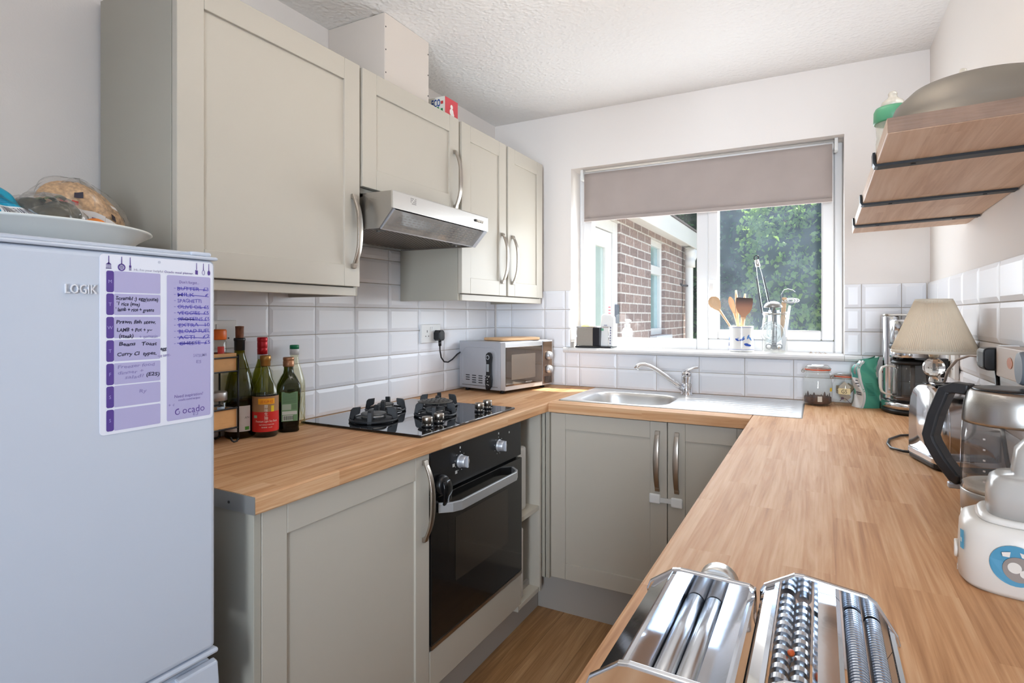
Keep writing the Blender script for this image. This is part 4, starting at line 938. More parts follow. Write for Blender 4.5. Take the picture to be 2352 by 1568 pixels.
# ------------------------------------------------------------------ sill items
ZS=1.1125
t=thing('sink_caddy','stainless mesh sponge caddy on dark tray at left end of the window sill','caddy',(.58,2.83,ZS))
part('drip_tray',MB().box(.490,.685,2.785,2.885,ZS,ZS+.008),mat('dark_tray',(58,60,64),.25,.6),t,bevel=.003)
MESH=mat('woven_steel',(170,166,158),.35,.9,bump=(420,.8))
b=MB(); 
for (x0,x1,y0,y1) in ((.500,.585,2.792,2.7935),(.500,.585,2.8785,2.88),(.500,.5015,2.7935,2.8785),(.5835,.585,2.7935,2.8785)): b.box(x0,x1,y0,y1,ZS+.012,ZS+.105)
part('mesh_basket',b,MESH,t)
part('side_panel',MB().box(.586,.622,2.7925,2.879,ZS+.010,ZS+.105),mat('caddy_black_panel',(50,50,54),.3,.4),t,bevel=.002)
b=MB(); b.tube([(.497,2.789,ZS+.107),(.672,2.789,ZS+.107),(.672,2.883,ZS+.107),(.497,2.883,ZS+.107)],.0025,6,closed=True); b.tube([(.499,2.789,ZS+.008),(.499,2.789,ZS+.107)],.0025,6).tube([(.672,2.789,ZS+.008),(.672,2.789,ZS+.107)],.0025,6).tube([(.672,2.883,ZS+.008),(.672,2.883,ZS+.107)],.0025,6); part('wire_rim',b,CHROME,t)
b=MB(); b.ball((.540,2.835,ZS+.098),.030,sx=1.25,sy=1.1,sz=.75); single('sponge',b,mat('yellow_sponge',(236,206,120),.9,bump=(120,.9)),'yellow sponge sitting in the mesh sink caddy','sponge',(.54,2.835,ZS+.075))
def flatbottle(name,label,x,y,w,d,h,m,extra=None,cat='bottle'):
    t=thing(name,label,cat,(x,y,ZS)); b=MB()
    pr=[(.92,0),(1,.004),(1,h*.70),(.94,h*.80),(.70,h*.93),(.45,h)]
    b.lathe([(r,z+ZS) for r,z in pr],(x,y,0),28,sx=w/2,sy=d/2); part('bottle_body',b,m,t)
    if extra: extra(t,x,y)
    return t
INKV=mat('pack_print',(120,120,150),.5)
def ex1(t,x,y):
    b=MB(); b.text('soap',.014,lambda u,v:(x-.022+u,y-.0335,ZS+.068-0+v),maxw=.04); 
    for k in range(6): b.box(x+.018,x+.022,y-.0305,y-.0300,ZS+.02+.012*k,ZS+.026+.012*k)
b=MB(); pts=[(-.036,0),(.036,0),(.038,.09),(.037,.150),(.020,.163),(-.022,.166),(-.034,.158),(-.038,.10)]
t=thing('refill_pouch','white refill pouch with small print standing beside the sink caddy','pouch',(.655,2.840,ZS+.008))
b.prism(pts,lambda p,q,tt:(.652+p,2.838+tt*(1-.75*max(0,q)/.17),ZS+.0085+q),-.026,.026); part('pouch_body',b,mat('white_pouch',(240,240,238),.4,bump=(40,.3)),t,bevel=.006,bseg=3)
b=MB()
for k in range(7): 
    z=ZS+.022+.013*k; b.box(.668,.674,2.838-.0265*(1-.75*(z-ZS-.0085)/.17)-.0008,2.838-.0262*(1-.75*(z-ZS-.0085)/.17),z,z+.006)
z=ZS+.105; f=2.838-.0265*(1-.75*.096/.17); b.box(.632,.660,f-.0012,f-.0006,z,z+.004).box(.635,.652,f-.0012,f-.0006,z+.010,z+.013)
part('pouch_print',b,INKV,t)
b=MB(); f=2.838-.0265*(1-.75*.08/.17); b.box(.622,.634,f-.0012,f-.0006,ZS+.088,ZS+.100); part('leaf_mark',b,mat('mint_print',(120,180,150),.5),t)
t=thing('pump_bottle','clear hand soap bottle with white pump beside the white pouch on the sill','bottle',(.745,2.865,ZS))
part('bottle_body',MB().lathe([(.024,ZS),(.027,ZS+.004),(.027,ZS+.085),(.022,ZS+.098),(.013,ZS+.104)],(.745,2.865,0),24),glass('soap_bottle_glass',(.9,.95,.95),1,.12,(.95,.97,.97)),t)
b=MB(); b.lathe([(.0145,ZS+.1045),(.0145,ZS+.122),(.006,ZS+.124),(.006,ZS+.138),(.012,ZS+.139),(.012,ZS+.147),(0,ZS+.148)],(.745,2.865,0),18); b.strap([(.745,2.865,ZS+.143),(.760,2.85,ZS+.142),(.770,2.84,ZS+.138)],(0,0,1),.007,.008); part('pump_head',b,WPLAST,t)
# utensil crock
CC=(1.290,2.858); 
t=thing('utensil_crock','white ceramic crock with blue leaf pattern holding wooden spoons on the sill','crock',(CC[0],CC[1],ZS))
CER=mat('white_ceramic',(232,230,226),.18,coat=.3)
part('crock_body',MB().lathe([(.050,ZS),(.054,ZS+.003),(.0555,ZS+.012),(.0535,ZS+.03),(.0515,ZS+.115),(.0515,ZS+.117),(.048,ZS+.117),(.048,ZS+.012),(0,ZS+.010)],(CC[0],CC[1],0),44),CER,t)
BLU=mat('cobalt_glaze',(52,84,170),.25); 
b=MB(); 
for z,r in ((ZS+.0105,.0558),(ZS+.1105,.0520)): b.lathe([(r,z-.0008),(r+.0003,z),(r,z+.0008)],(CC[0],CC[1],0),44,cap=False)
a0=CAMD(CC); rr=lambda z:.0558-(z-.012)/.1*.0035
def leaf(ac,zc,ln,wd,rot,m=0):
    vs=[];n=9
    for k in range(n+1):
        s=-1+2*k/n; w=wd*(1-s*s)**.7*(1+.25*math.sin(k*2.7))
        for e in (1,-1):
            u=s*ln*math.cos(rot)-e*w*math.sin(rot); v=s*ln*math.sin(rot)+e*w*math.cos(rot); z=zc+v; r=rr(z)
            vs.append((CC[0]+(r+.0005)*math.cos(a0+ac+u/r),CC[1]+(r+.0005)*math.sin(a0+ac+u/r),ZS+z))
    b.add(vs,[(2*k,2*k+1,2*k+3,2*k+2) for k in range(n)],False,m)
for q in (0,2.1,4.2):
    leaf(q-.35,.055,.010,.0045,-.5,0); leaf(q+.05,.056,.013,.0050,.35,0); leaf(q+.15,.064,.008,.0035,1.0,1); leaf(q+.55,.068,.012,.0045,1.1,1); leaf(q+.75,.060,.012,.0045,-.9,1); leaf(q+.42,.033,.013,.0065,-.25,0); leaf(q+.62,.030,.012,.005,-.1,0); leaf(q-.28,.062,.004,.002,.2,1)
part('glaze_pattern',b,[BLU,mat('pale_blue_glaze',(96,140,200),.25)],t)
def utensil(name,label,base,top,parts,cat='spoon',group=None):
    """straight utensil between two points; parts: fn(thing, frame) ; frame maps (s along,u side,n normal)"""
    B=Vector(base); T=Vector(top); ax=(T-B); L=ax.length; ax.normalize()
    view=Vector((1.61,0,1.278))-T; side=ax.cross(view).normalized(); nn=side.cross(ax).normalized()
    t=thing(name,label,cat,tuple(B)); 
    fr=lambda s,u=0,n=0: tuple(B+ax*s+side*u+nn*n)
    parts(t,fr,L); return t
def sheet(fr,prof,th=.004,dish=0,n=12):
    """prof: list of (s,halfwidth); closed blade"""
    b=MB(); N=8
    for sg in (1,-1):
        b.grid(lambda i,j:(lambda s,w:fr(s,w*(2*i-1),sg*th/2-dish*(1-(2*i-1)**2)*math.sin(PI*j)))(*[sum(c) for c in ((lambda k,f:[(prof[k][q]*(1-f),prof[k+1][q]*f) for q in (0,1)])(min(int(j*(len(prof)-1)),len(prof)-2),j*(len(prof)-1)-min(int(j*(len(prof)-1)),len(prof)-2)))]),N,(len(prof)-1)*2)
    return b
def spoon1(hw,hl,dish):
    def f(t,fr,L):
        part('handle',MB().tube([fr(0),fr(L*.5),fr(L-hl*.9)],[.0055,.005,.006],10),BEECH,t)
        pr=[(L-hl*1.02,.005),(L-hl*.8,hw*.62),(L-hl*.55,hw*.95),(L-hl*.3,hw),(L-hl*.12,hw*.72),(L-hl*.03,hw*.35),(L,hw*.05)]
        part('spoon_bowl',sheet(fr,pr,.006,dish),BEECH,t)
    return f
utensil('wooden_spoon','pale wooden spoon leaning out to the left of the patterned crock',(1.305,2.862,ZS+.012),(1.160,2.822,ZS+.252),spoon1(.0265,.072,.008))
utensil('wooden_spoon','narrow wooden spoon seen edge-on between the pale spoon and the spatula',(1.30,2.87,ZS+.012),(1.236,2.880,ZS+.255),spoon1(.013,.085,.004))
def stick(t,fr,L): part('handle',MB().tube([fr(0),fr(L*.9),fr(L)],[.006,.0065,.004],10),BEECH,t)
utensil('wooden_stick','thin wooden utensil handle tip behind the dark spatula, nearest its left edge','x' and (1.285,2.845,ZS+.012),(1.262,2.892,ZS+.285),stick,'utensil')
utensil('wooden_stick','thin wooden utensil handle tip behind the dark spatula, over its middle',(1.275,2.875,ZS+.012),(1.302,2.897,ZS+.268),stick,'utensil')
def spat(t,fr,L):
    part('handle',MB().tube([fr(0),fr(L*.45),fr(L*.62)],[.007,.0075,.008],10),BEECH,t)
    m,nt,bb=nodes('spatula_scorched_tip'); N=nt.nodes; tc=N.new('ShaderNodeTexCoord'); sx=N.new('ShaderNodeSeparateXYZ'); nt.links.new(tc.outputs['Object'],sx.inputs[0]); r=N.new('ShaderNodeValToRGB')
    mr=N.new('ShaderNodeMapRange'); mr.inputs['From Min'].default_value=.12; mr.inputs['From Max'].default_value=L*.99; nt.links.new(sx.outputs['Z'],mr.inputs['Value']); nt.links.new(mr.outputs[0],r.inputs['Fac'])
    e=r.color_ramp.elements; e[0].color=lin((190,140,104)); e[1].color=lin((58,40,34)); e[0].position=.1; x=e.new(.62); x.color=lin((164,112,84)); x=e.new(.9); x.color=lin((88,60,48)); nt.links.new(r.outputs['Color'],bb.inputs['Base Color']); bb.inputs['Roughness'].default_value=.55
    part('blade',sheet(fr,[(L*.58,.008),(L*.65,.012),(L*.72,.026),(L*.80,.034),(L*.9,.0365),(L*.985,.036),(L,.033)],.006,.002),m,t,'wooden blade scorched dark at the tip')
utensil('wooden_spatula','broad wooden spatula with dark scorched tip standing in the patterned crock',(1.292,2.842,ZS+.012),(1.306,2.835,ZS+.247),spat,'spatula')
# clip-top jar of metal utensils
JC=(1.432,2.850); 
t=thing('clip_top_jar','clip-top glass jar of steel utensils with its lid hanging open, on the sill','jar',(JC[0],JC[1],ZS))
part('glass_body',MB().lathe([(.045,ZS),(.051,ZS+.006),(.052,ZS+.02),(.052,ZS+.125),(.050,ZS+.145),(.0465,ZS+.160),(.0465,ZS+.166),(.050,ZS+.168),(.050,ZS+.180),(.047,ZS+.182),(.047,ZS+.168)],(JC[0],JC[1],0),40),glass('jar_glass',(.965,.975,.97),1.5,.05,(.92,.95,.95)),t)
part('wire_clip',MB().lathe([(.0508,ZS+.171),(.0518,ZS+.173),(.0508,ZS+.175)],(JC[0],JC[1],0),40,cap=False).tube([(JC[0],JC[1]-.052,ZS+.172),(JC[0]-.002,JC[1]-.057,ZS+.150),(JC[0]-.004,JC[1]-.058,ZS+.130)],.0013,6),SATIN,t)
M_=Matrix.Translation((JC[0]-.008,JC[1]-.0605,ZS+.092))@Matrix.Rotation(PI/2+.12,4,'X')
b=MB(); b.lathe([(0,-.004),(.020,-.004),(.022,.002),(.034,.002),(.036,-.002),(.045,-.002),(.048,.001),(.048,.006),(.034,.008),(.020,.008),(.018,.003),(0,.003)],(0,0,0),40); b.xf(M_); part('glass_lid',b,glass('jar_lid_glass',(.96,.97,.965),2.4,.10,(.92,.95,.95)),t)
b=MB(); 
for r in (.0475,.036,.021): b.tube([tuple(M_@Vector((r*math.cos(2*PI*k/36),r*math.sin(2*PI*k/36),.0075 if r<.047 else .004))) for k in range(36)],.0012,6,closed=True)
part('lid_ridge',b,glass('lid_ridge_glass',(.86,.89,.89),2.5,.15,(.9,.93,.93)),t)
# tongs
def tongs(t,fr,L):
    for sg in (-1,1):
        part('arm',MB().strap([fr(0,sg*.010),fr(L*.35,sg*.016),fr(L*.8,sg*.010),fr(L*.93,sg*.004)],Vector(fr(0,0,1))-Vector(fr(0)),.016,.0022),USTEEL,t)
        part('grip',MB().strap([fr(L*.38,sg*.0205),fr(L*.6,sg*.0185),fr(L*.76,sg*.0155)],Vector(fr(0,0,1))-Vector(fr(0)),.018,.006),BLACK,t,bevel=.002)
    part('hinge',MB().tube([fr(L*.88,0),fr(L*.955,0)],[.011,.009],10),mat('hinge_steel',(205,205,205),.3,.8),t)
    b=MB(); b.tube([fr(L*.975+.010*math.cos(2*PI*k/20),.010*math.sin(2*PI*k/20)) for k in range(20)],.0032,6,closed=True); part('hanging_loop',b,BLACK,t)
utensil('kitchen_tongs','tall steel tongs with black grips rising from the glass jar',(1.425,2.860,ZS+.075-.055),(1.353,2.85,ZS+.440),tongs,'tongs')
def ladle(t,fr,L):
    part('handle',MB().strap([fr(0),fr(L*.3),fr(L*.78),fr(L*.9,.004,.006)],Vector(fr(0,1))-Vector(fr(0)),[.02,.017,.012,.010],.002),USTEEL,t)
    b=MB(); C=Vector(fr(L*.93,0,.010)); b.lathe([(.0385*math.sin(a),.0385*.72*math.cos(a)) for a in [PI*.5*k/8 for k in range(9)]],tuple(C-Vector((0,0,.004))),28,cap=False); part('ladle_bowl',b,USTEEL,t,solid=.0015)
utensil('steel_ladle','upturned shiny steel ladle whose bowl caps the top of the jar',(1.43,2.872,ZS+.012),(1.425,2.838,ZS+.222),ladle,'ladle')
def pasta_server(t,fr,L):
    part('handle',MB().strap([fr(0),fr(L*.5),fr(L*.86)],Vector(fr(0,1))-Vector(fr(0)),[.020,.018,.020],.006),BEECH,t,bevel=.002)
    b=MB(); b.strap([fr(L*.80,-.012),fr(L*.90,-.014),fr(L*.98,-.004),fr(L,.012),fr(L*.985,.030),fr(L*.955,.042)],Vector(fr(0,0,1))-Vector(fr(0)),[.020,.026,.030,.030,.024,.016],.0022,sm=True); part('hooked_head',b,USTEEL,t)
utensil('hooked_server','hooked chrome server with wooden handle behind the ladle in the jar',(1.455,2.868,ZS+.012),(1.474,2.842,ZS+.285),pasta_server,'server')
def masher(t,fr,L):
    part('handle',MB().strap([fr(0),fr(L*.4),fr(L*.9)],Vector(fr(0,1))-Vector(fr(0)),[.024,.018,.010],.002),USTEEL,t)
    b=MB(); C=Vector(fr(L)); tl=Matrix.Translation(C)@Matrix.Rotation(.35,4,'X')
    n0=0
    for r in (.034,.024,.013): b.tube([tuple(tl@Vector((r*math.cos(2*PI*k/28),r*math.sin(2*PI*k/28),0))) for k in range(28)],.0016,6,closed=True)
    for k in range(6): b.tube([tuple(tl@Vector((.010*math.cos(k*PI/3),.010*math.sin(k*PI/3),0))),tuple(tl@Vector((.034*math.cos(k*PI/3),.034*math.sin(k*PI/3),0)))],.0014,5)
    part('perforated_head',b,USTEEL,t)
utensil('slotted_skimmer','steel skimmer with round open wire head at right of the glass jar',(1.462,2.845,ZS+.012),(1.497,2.832,ZS+.232),masher,'skimmer')
for k,(bx,tx,lab) in enumerate(((1.408,1.412,'steel serving spoon handle with hanging hole, left one inside the glass jar'),(1.430,1.436,'grey utensil handle in the middle of the glass jar'),(1.452,1.446,'steel utensil handle with hanging hole, right one inside the glass jar'))):
    def hd(t,fr,L,k=k):
        b=MB(); b.strap([fr(.012),fr(L*.5),fr(L)],Vector(fr(0,1))-Vector(fr(0)),[.022,.016,.012],.003); part('handle',b,USTEEL if k!=1 else mat('grey_handle',(96,98,102),.4),t)
        b=MB(); b.tube([fr(.012+.011*math.cos(2*PI*q/18),.011*math.sin(2*PI*q/18)) for q in range(18)],.0028,6,closed=True); part('hanging_ring',b,USTEEL,t)
    utensil('steel_handle_utensil',lab,(bx,2.826,ZS+.014),(tx,2.838,ZS+.19),hd,'utensil')
# crumbs of dried stalks on the sill
b=MB(); random.seed(3)
for k in range(14):
    x=1.575+random.random()*.06; y=2.80+random.random()*.03; a=random.random()*PI; l=.006+.012*random.random()
    b.tube([(x,y,ZS+.0012),(x+l*math.cos(a)*.5,y+l*math.sin(a)*.5,ZS+.003+.006*random.random()),(x+l*math.cos(a),y+l*math.sin(a),ZS+.0012)],.0007,4)
o=single('dried_stalks',b,mat('dried_stalk',(170,150,130),.8),'small scatter of dried stalks on the sill right of the glass jar','plant debris',(1.6,2.815,ZS)); o['kind']='stuff'
# ------------------------------------------------------------------ right worktop, far end
ZW=.9105
def clipjar(name,label,c,r,h,extra):
    t=thing(name,label,'jar',(c[0],c[1],ZW))
    part('glass_body',MB().lathe([(r*.86,ZW),(r*.97,ZW+.005),(r,ZW+.018),(r,ZW+h*.55),(r*.93,ZW+h*.70),(r*.80,ZW+h*.80),(r*.80,ZW+h*.86),(r*.88,ZW+h*.875)],(c[0],c[1],0),40),glass('storage_jar_glass',(.955,.965,.955),1.4,.03,(.9,.9,.9)),t)
    part('rubber_seal',MB().lathe([(r*.82,ZW+h*.876),(r*.90,ZW+h*.878),(r*.90,ZW+h*.905),(r*.82,ZW+h*.907)],(c[0],c[1],0),40,cap=False),mat('orange_rubber',(222,100,66),.5),t)
    part('glass_lid',MB().lathe([(r*.80,ZW+h*.908),(r*.90,ZW+h*.91),(r*.90,ZW+h*.94),(r*.80,ZW+h*.975),(r*.70,ZW+h),(r*.55,ZW+h),(r*.5,ZW+h*.985),(0,ZW+h*.985)],(c[0],c[1],0),40),glass('jar_lid',(.95,.96,.955),1.8,.05,(.9,.9,.9)),t)
    b=MB(); 
    for z in (.845,.925): b.tube([(c[0]+r*.92*math.cos(2*PI*k/40),c[1]+r*.92*math.sin(2*PI*k/40),ZW+h*z) for k in range(40)],.0012,6,closed=True)
    a=2.75; p=Vector((c[0]+r*.92*math.cos(a),c[1]+r*.92*math.sin(a),0)); o=Vector((math.cos(a),math.sin(a),0))
    b.tube([tuple(p+Vector((0,0,ZW+h*.925))),tuple(p+o*.008+Vector((0,0,ZW+h*.90))),tuple(p+o*.012+Vector((0,0,ZW+h*.85))),tuple(p+o*.006+Vector((0,0,ZW+h*.82))),tuple(p+Vector((0,0,ZW+h*.845)))],.0013,6)
    b.tube([tuple(p+o*.010+Vector((0,0,ZW+h*.83))+Vector((0,0,.006*math.sin(q)))+o*.006*math.cos(q)) for q in [2*PI*k/12 for k in range(12)]],.0012,6,closed=True)
    part('wire_clip',b,SATIN,t)
    extra(t,c,r,h)
def ex(t,c,r,h):
    part('contents',MB().lathe([(r*.80,ZW+.007),(r*.93,ZW+.012),(r*.93,ZW+.034),(0,ZW+.040)],(c[0],c[1],0),32),mat('ground_coffee',(82,54,40),.9,bump=(200,.6),var=(50,.3)),t)
    b=MB(); random.seed(8)
    for k in range(9):
        a=CAMD(c)+(-1.1+2.2*k/8); rr=r*.90; w=.20; z=ZW+.034+.014*random.random()
        b.grid(lambda u,v,a=a,z=z:(c[0]+rr*math.cos(a+w*(u-.5)),c[1]+rr*math.sin(a+w*(u-.5)),ZW+.03+(z-ZW-.03+.012*math.sin(PI*u))*v),5,3)
    part('coffee_residue',b,mat('coffee_residue',(88,76,74),.9),t)
    b=MB(); a=CAMD(c); arc=lambda u,v,a0,a1,z0,z1:(c[0]+r*.945*math.cos(a0+(a1-a0)*u),c[1]+r*.945*math.sin(a0+(a1-a0)*u),ZW+z0+(z1-z0)*v)
    b.grid(lambda u,v:arc(u,v,a+.0,a+.32,.018,.040),4,2); part('paper_tag',b,mat('paper_tag',(214,204,192),.7),t)
    b=MB(); b.grid(lambda u,v:(c[0]+(r+.0006)*math.cos(a+.95+.3*u),c[1]+(r+.0006)*math.sin(a+.95+.3*u),ZW+.060+.014*v),4,2); part('sticker',b,mat('yellow_sticker',(232,196,40),.5),t)
clipjar('storage_jar','large clip-top glass jar with dark coffee remains beside the drainer','x' and (1.603,2.690),.0535,.163,ex)
def ex2(t,c,r,h):
    b=MB(); random.seed(4)
    for k in range(8):
        x=c[0]+(-.6+1.2*random.random())*r*.7; y=c[1]-r*.35+random.random()*r*.6; z=ZW+.012+.05*random.random(); s=.016
        n0=len(b.V); b.box(-s,s,-.003,.003,-s,s,k%2); M=Matrix.Translation((x,y,z+s))@Matrix.Rotation(random.random()*2-1,4,'Y')@Matrix.Rotation(random.random()*2-1,4,'Z'); b.xf(M,n0)
    part('tea_bags',b,[mat('tea_bag_paper',(196,184,168),.8),mat('tea_bag_brown',(128,112,84),.8)],t)
    a=CAMD(c); lb=MB(); lb.grid(lambda u,v:(c[0]+(r+.0006)*math.cos(a-.55+1.0*u),c[1]+(r+.0006)*math.sin(a-.55+1.0*u),ZW+.048+.024*v),10,1); lab=part('label',lb,mat('cream_label',(226,208,160),.6),t)
    b=MB(); b.text('GS',.022,lambda u,v:(c[0]+(r+.0012)*math.cos(a-.30+u/r),c[1]+(r+.0012)*math.sin(a-.30+u/r),ZW+.052+v),maxw=.020); part('lettering',b,mat('label_ink_dark',(50,40,36),.6),lab)
    b=MB(); pts=[(c[0]+(r+.001)*math.cos(a-.4+.9*k/12),c[1]+(r+.001)*math.sin(a-.4+.9*k/12),ZW+.028+.012*math.sin(k/12*PI*1.3)-.008) for k in range(13)]; b.tube(pts,.0009,5); b.ball((c[0]+(r)*math.cos(a-.2),c[1]+(r)*math.sin(a-.2),ZW+.032),.006,sz=.8)
    part('flower_drawing',b,mat('plum_drawing',(96,70,84),.6),t)
clipjar('storage_jar','smaller clip-top jar of tea bags with cream label beside the green coffee bag',(1.702,2.735),.0445,.132,ex2)
# coffee bag -------------------------------------------------------
t=thing('coffee_bag','crumpled green and white coffee bag between tea jar and coffee maker','bag',(1.775,2.70,ZW))
# local frame: green side facing the camera, white narrow front to the left
def cb(u,v):
    # u around 0..1 (4 sides), v height
    w=.040*(1-.18*v)*(1-.10*math.sin(PI*2*v)); d=.030*(1-.55*v**2)
    cs=[(-w,-d),(w,-d),(w,d),(-w,d)]; k=int(u*4)%4; f=u*4-int(u*4)
    x=cs[k][0]*(1-f)+cs[(k+1)%4][0]*f; y=cs[k][1]*(1-f)+cs[(k+1)%4][1]*f
    if v>.62: x+=.030*(v-.62)*math.sin(v*14); 
    pn=.0045*math.sin(v*13+f*5+k)+.0025*math.sin(v*27+f*9)
    x+=pn*.6+.006*math.sin(v*7); y+=pn
    return x,y,.192*v+(.010*(x/.04) if v>.9 else 0)
R_=Matrix.Translation((1.774,2.706,ZW))@Matrix.Rotation(.52,4,'Z')
TEALG=mat('green_coffee_foil',(86,168,144),.38); WHT=mat('white_coffee_paper',(222,220,218),.5)
def band(u0,u1,n): return MB().grid(lambda u,v:tuple(R_@Vector(cb((u0+(u1-u0)*u)%1 if (u0+(u1-u0)*u)<1 else .99999,v))),n*2,56,0,True)
b=band(0,.25,10); part('green_side',b,TEALG,t)
b=band(.25,.5,6); b2=band(.5,.75,10); b3=band(.75,.99999,6)
part('back_side',b2,TEALG,t); part('white_gusset',b,WHT,t)
gl=part('front_panel',b3,WHT,t)
part('bag_base',MB().add([tuple(R_@Vector(cb(q,0.0))) for q in (0,.25,.5,.75)],[(0,1,2,3)]),TEALG,t)
b=MB()
for k in range(9):
    v0=.26+.03*k; b.grid(lambda u,v,v0=v0:tuple(R_@Vector((lambda p:(p[0],p[1]-.0012,p[2]))(cb(.065+.10*u,v0+.010*v)))),6,1)
part('printed_lines',b,mat('print_deep_green',(58,124,104),.5),t)
b=MB(); fx=lambda u,v:tuple(R_@Vector((lambda p:(p[0]-.0012,p[1],p[2]))(cb(.98-.20*u,v))))
b.grid(lambda u,v:fx(u,.62+.33*v),6,10,0); b.grid(lambda u,v:fx(.25+.35*u,.70+.20*v+.02*math.sin(9*u)),6,6,1)
for k,(v0,w) in enumerate(((.55,.5),(.49,.7),(.44,.4),(.30,.9),(.26,.8))): b.grid(lambda u,v,v0=v0,w=w:(lambda q:(q[0]-.0003,q[1],q[2]))(fx(.1+w*.8*u,v0+.022*v)),6,1,2)
part('front_artwork',b,[mat('art_teal',(70,150,140),.5),mat('art_coral',(206,84,88),.5),mat('art_ink',(70,70,76),.5)],t)
b=MB(); b.grid(lambda u,v:tuple(R_@Vector((lambda p:(p[0],p[1]-.001,p[2]))(cb(.001+.03*u,v*.98)))),1,24); part('white_edge',b,WHT,t)
# little plant sprig at end of sill
# coffee maker ------------------------------------------------------
CX_,CY_=1.905,2.655
t=thing('coffee_maker','tall chrome filter coffee maker with glass jug in the right corner','coffee maker',(CX_,CY_,ZW))
part('base',MB().lathe([(.078,ZW),(.084,ZW+.004),(.085,ZW+.014),(.082,ZW+.017)],(CX_,CY_,0),44,sx=1,sy=1.5),BLACK,t)
part('base_ring',MB().lathe([(.083,ZW+.0172),(.083,ZW+.040),(.078,ZW+.044),(0,ZW+.044)],(CX_,CY_,0),44,sx=1,sy=1.5),POLISH,t)
part('hot_plate',MB().lathe([(.058,ZW+.0442),(.060,ZW+.047),(0,ZW+.048)],(CX_,CY_-.045,0),36),mat('hotplate_dark',(40,34,34),.3,.4),t)
b=MB(); b.prism(rrect(-.075,-.022,-.03,.075,.022,6),lambda p,q,tt:(CX_+p,CY_+.035+q,tt),ZW+.0445,ZW+.366); tw=part('tower',b,POLISH,t,bevel=.004)
b=MB(); b.prism(rrect(-.021,.070,-.02,.075,.022,6),lambda p,q,tt:(CX_+p,CY_+.035+q,tt),ZW+.0445,ZW+.33); part('water_tank',b,glass('tank_glass',(.85,.87,.88),1.3,.12,(.85,.86,.88)),t)
part('tower_lid',MB().prism(rrect(-.076,.071,-.031,.076,.022,6),lambda p,q,tt:(CX_+p,CY_+.035+q,tt),ZW+.3665,ZW+.374),SATIN,t,bevel=.002)
part('filter_basket',MB().lathe([(.052,ZW+.262),(.060,ZW+.266),(.062,ZW+.345),(.060,ZW+.352),(0,ZW+.353)],(CX_,CY_-.052,0),36),POLISH,t)
part('basket_band',MB().lathe([(.0625,ZW+.244),(.0635,ZW+.246),(.0635,ZW+.260),(.0625,ZW+.2615),(0,ZW+.2615)],(CX_,CY_-.052,0),36),BLACK,t)
part('jug_collar',MB().lathe([(.060,ZW+.212),(.061,ZW+.214),(.061,ZW+.242),(.059,ZW+.2435),(0,ZW+.2435)],(CX_,CY_-.052,0),36),POLISH,t)
b=MB(); b.box(CX_-.0762,CX_-.0755,CY_+.02,CY_+.034,ZW+.17,ZW+.192); part('switch',b,BLACK,tw)
part('red_light',MB().lathe([(.004,-.0006),(.004,.0006)],(CX_-.0757,CY_+.045,ZW+.145),12,axis='x'),mat('red_light_lens',(150,30,40),.3),tw)
# jug
JX,JY=CX_,CY_-.052
t=thing('coffee_jug','glass coffee jug with black lid standing in the coffee maker','jug',(JX,JY,ZW+.0485))
z=ZW+.0485
part('glass_body',MB().lathe([(.050,z),(.056,z+.004),(.0575,z+.02),(.056,z+.07),(.048,z+.115),(.046,z+.135)],(JX,JY,0),40),glass('jug_glass',(.93,.93,.92),1.5,.03,(.9,.9,.9)),t)
part('coffee_left',MB().lathe([(.048,z+.003),(.054,z+.006),(.0545,z+.014),(0,z+.0142)],(JX,JY,0),32),mat('coffee_liquid',(52,28,18),.1),t)
part('jug_lid',MB().lathe([(.048,z+.136),(.056,z+.139),(.057,z+.146),(.046,z+.152),(.020,z+.156),(.016,z+.162),(0,z+.163)],(JX,JY,0),36),BLACK,t)
part('dip_tube',MB().tube([(JX+.012,JY,z+.006),(JX+.012,JY,z+.134)],.008,12),mat('grey_tube',(96,88,82),.4),t)
hx=JX-.046; hd=Vector((-.96,-.28,0)).normalized(); P=[Vector((JX,JY,0))+hd*r+Vector((0,0,zz)) for r,zz in ((.047,z+.128),(.075,z+.130),(.090,z+.124),(.096,z+.108),(.096,z+.050),(.092,z+.034),(.078,z+.024),(.058,z+.022))]
part('handle',MB().strap(P,hd.cross(Vector((0,0,1))),.016,.0065,sm=True),mat('clear_plastic_handle',(214,212,204),.15,spec=.6),t,bevel=.002)
# lamp ----------------------------------------------------------------
LX,LY=1.893,1.985
t=thing('table_lamp','table lamp with cream pleated shade and glass ball stem against the right tiles','lamp',(LX,LY,ZW))
part('base',MB().lathe([(.048,ZW),(.050,ZW+.004),(.044,ZW+.010),(.020,ZW+.016),(.010,ZW+.024)],(LX,LY,0),32),mat('lamp_base_silver',(190,184,174),.25,.8),t)
GLS=mat('lamp_crystal',(232,230,224),.03,trans=.85,ior=1.45)
b=MB(); b.lathe([(.012,ZW+.0245),(.014,ZW+.10),(.009,ZW+.165),(.013,ZW+.185),(.009,ZW+.197)],(LX,LY,0),24); part('stem',b,GLS,t)
b=MB(); b.ball((LX,LY,ZW+.222),.027,seg=14,rings=9); b.S=[False]*len(b.S); part('glass_ball',b,GLS,t)
part('lamp_holder',MB().lathe([(.010,ZW+.2495),(.012,ZW+.254),(.015,ZW+.262),(.015,ZW+.30),(.010,ZW+.302)],(LX,LY,0),20),mat('holder_brass',(196,186,164),.35,.6),t)
b=MB(); nP=110
def shade(u,v):
    a=2*PI*u; r=.044+(.0995-.044)*(1-v); r+=.0011*math.cos(nP*a)
    return (LX+r*math.cos(a),LY+r*math.sin(a),ZW+.272+.137*v)
b.grid(shade,nP*4,4,0,True); sh=part('shade',b,CREAMF,t,solid=.0012)
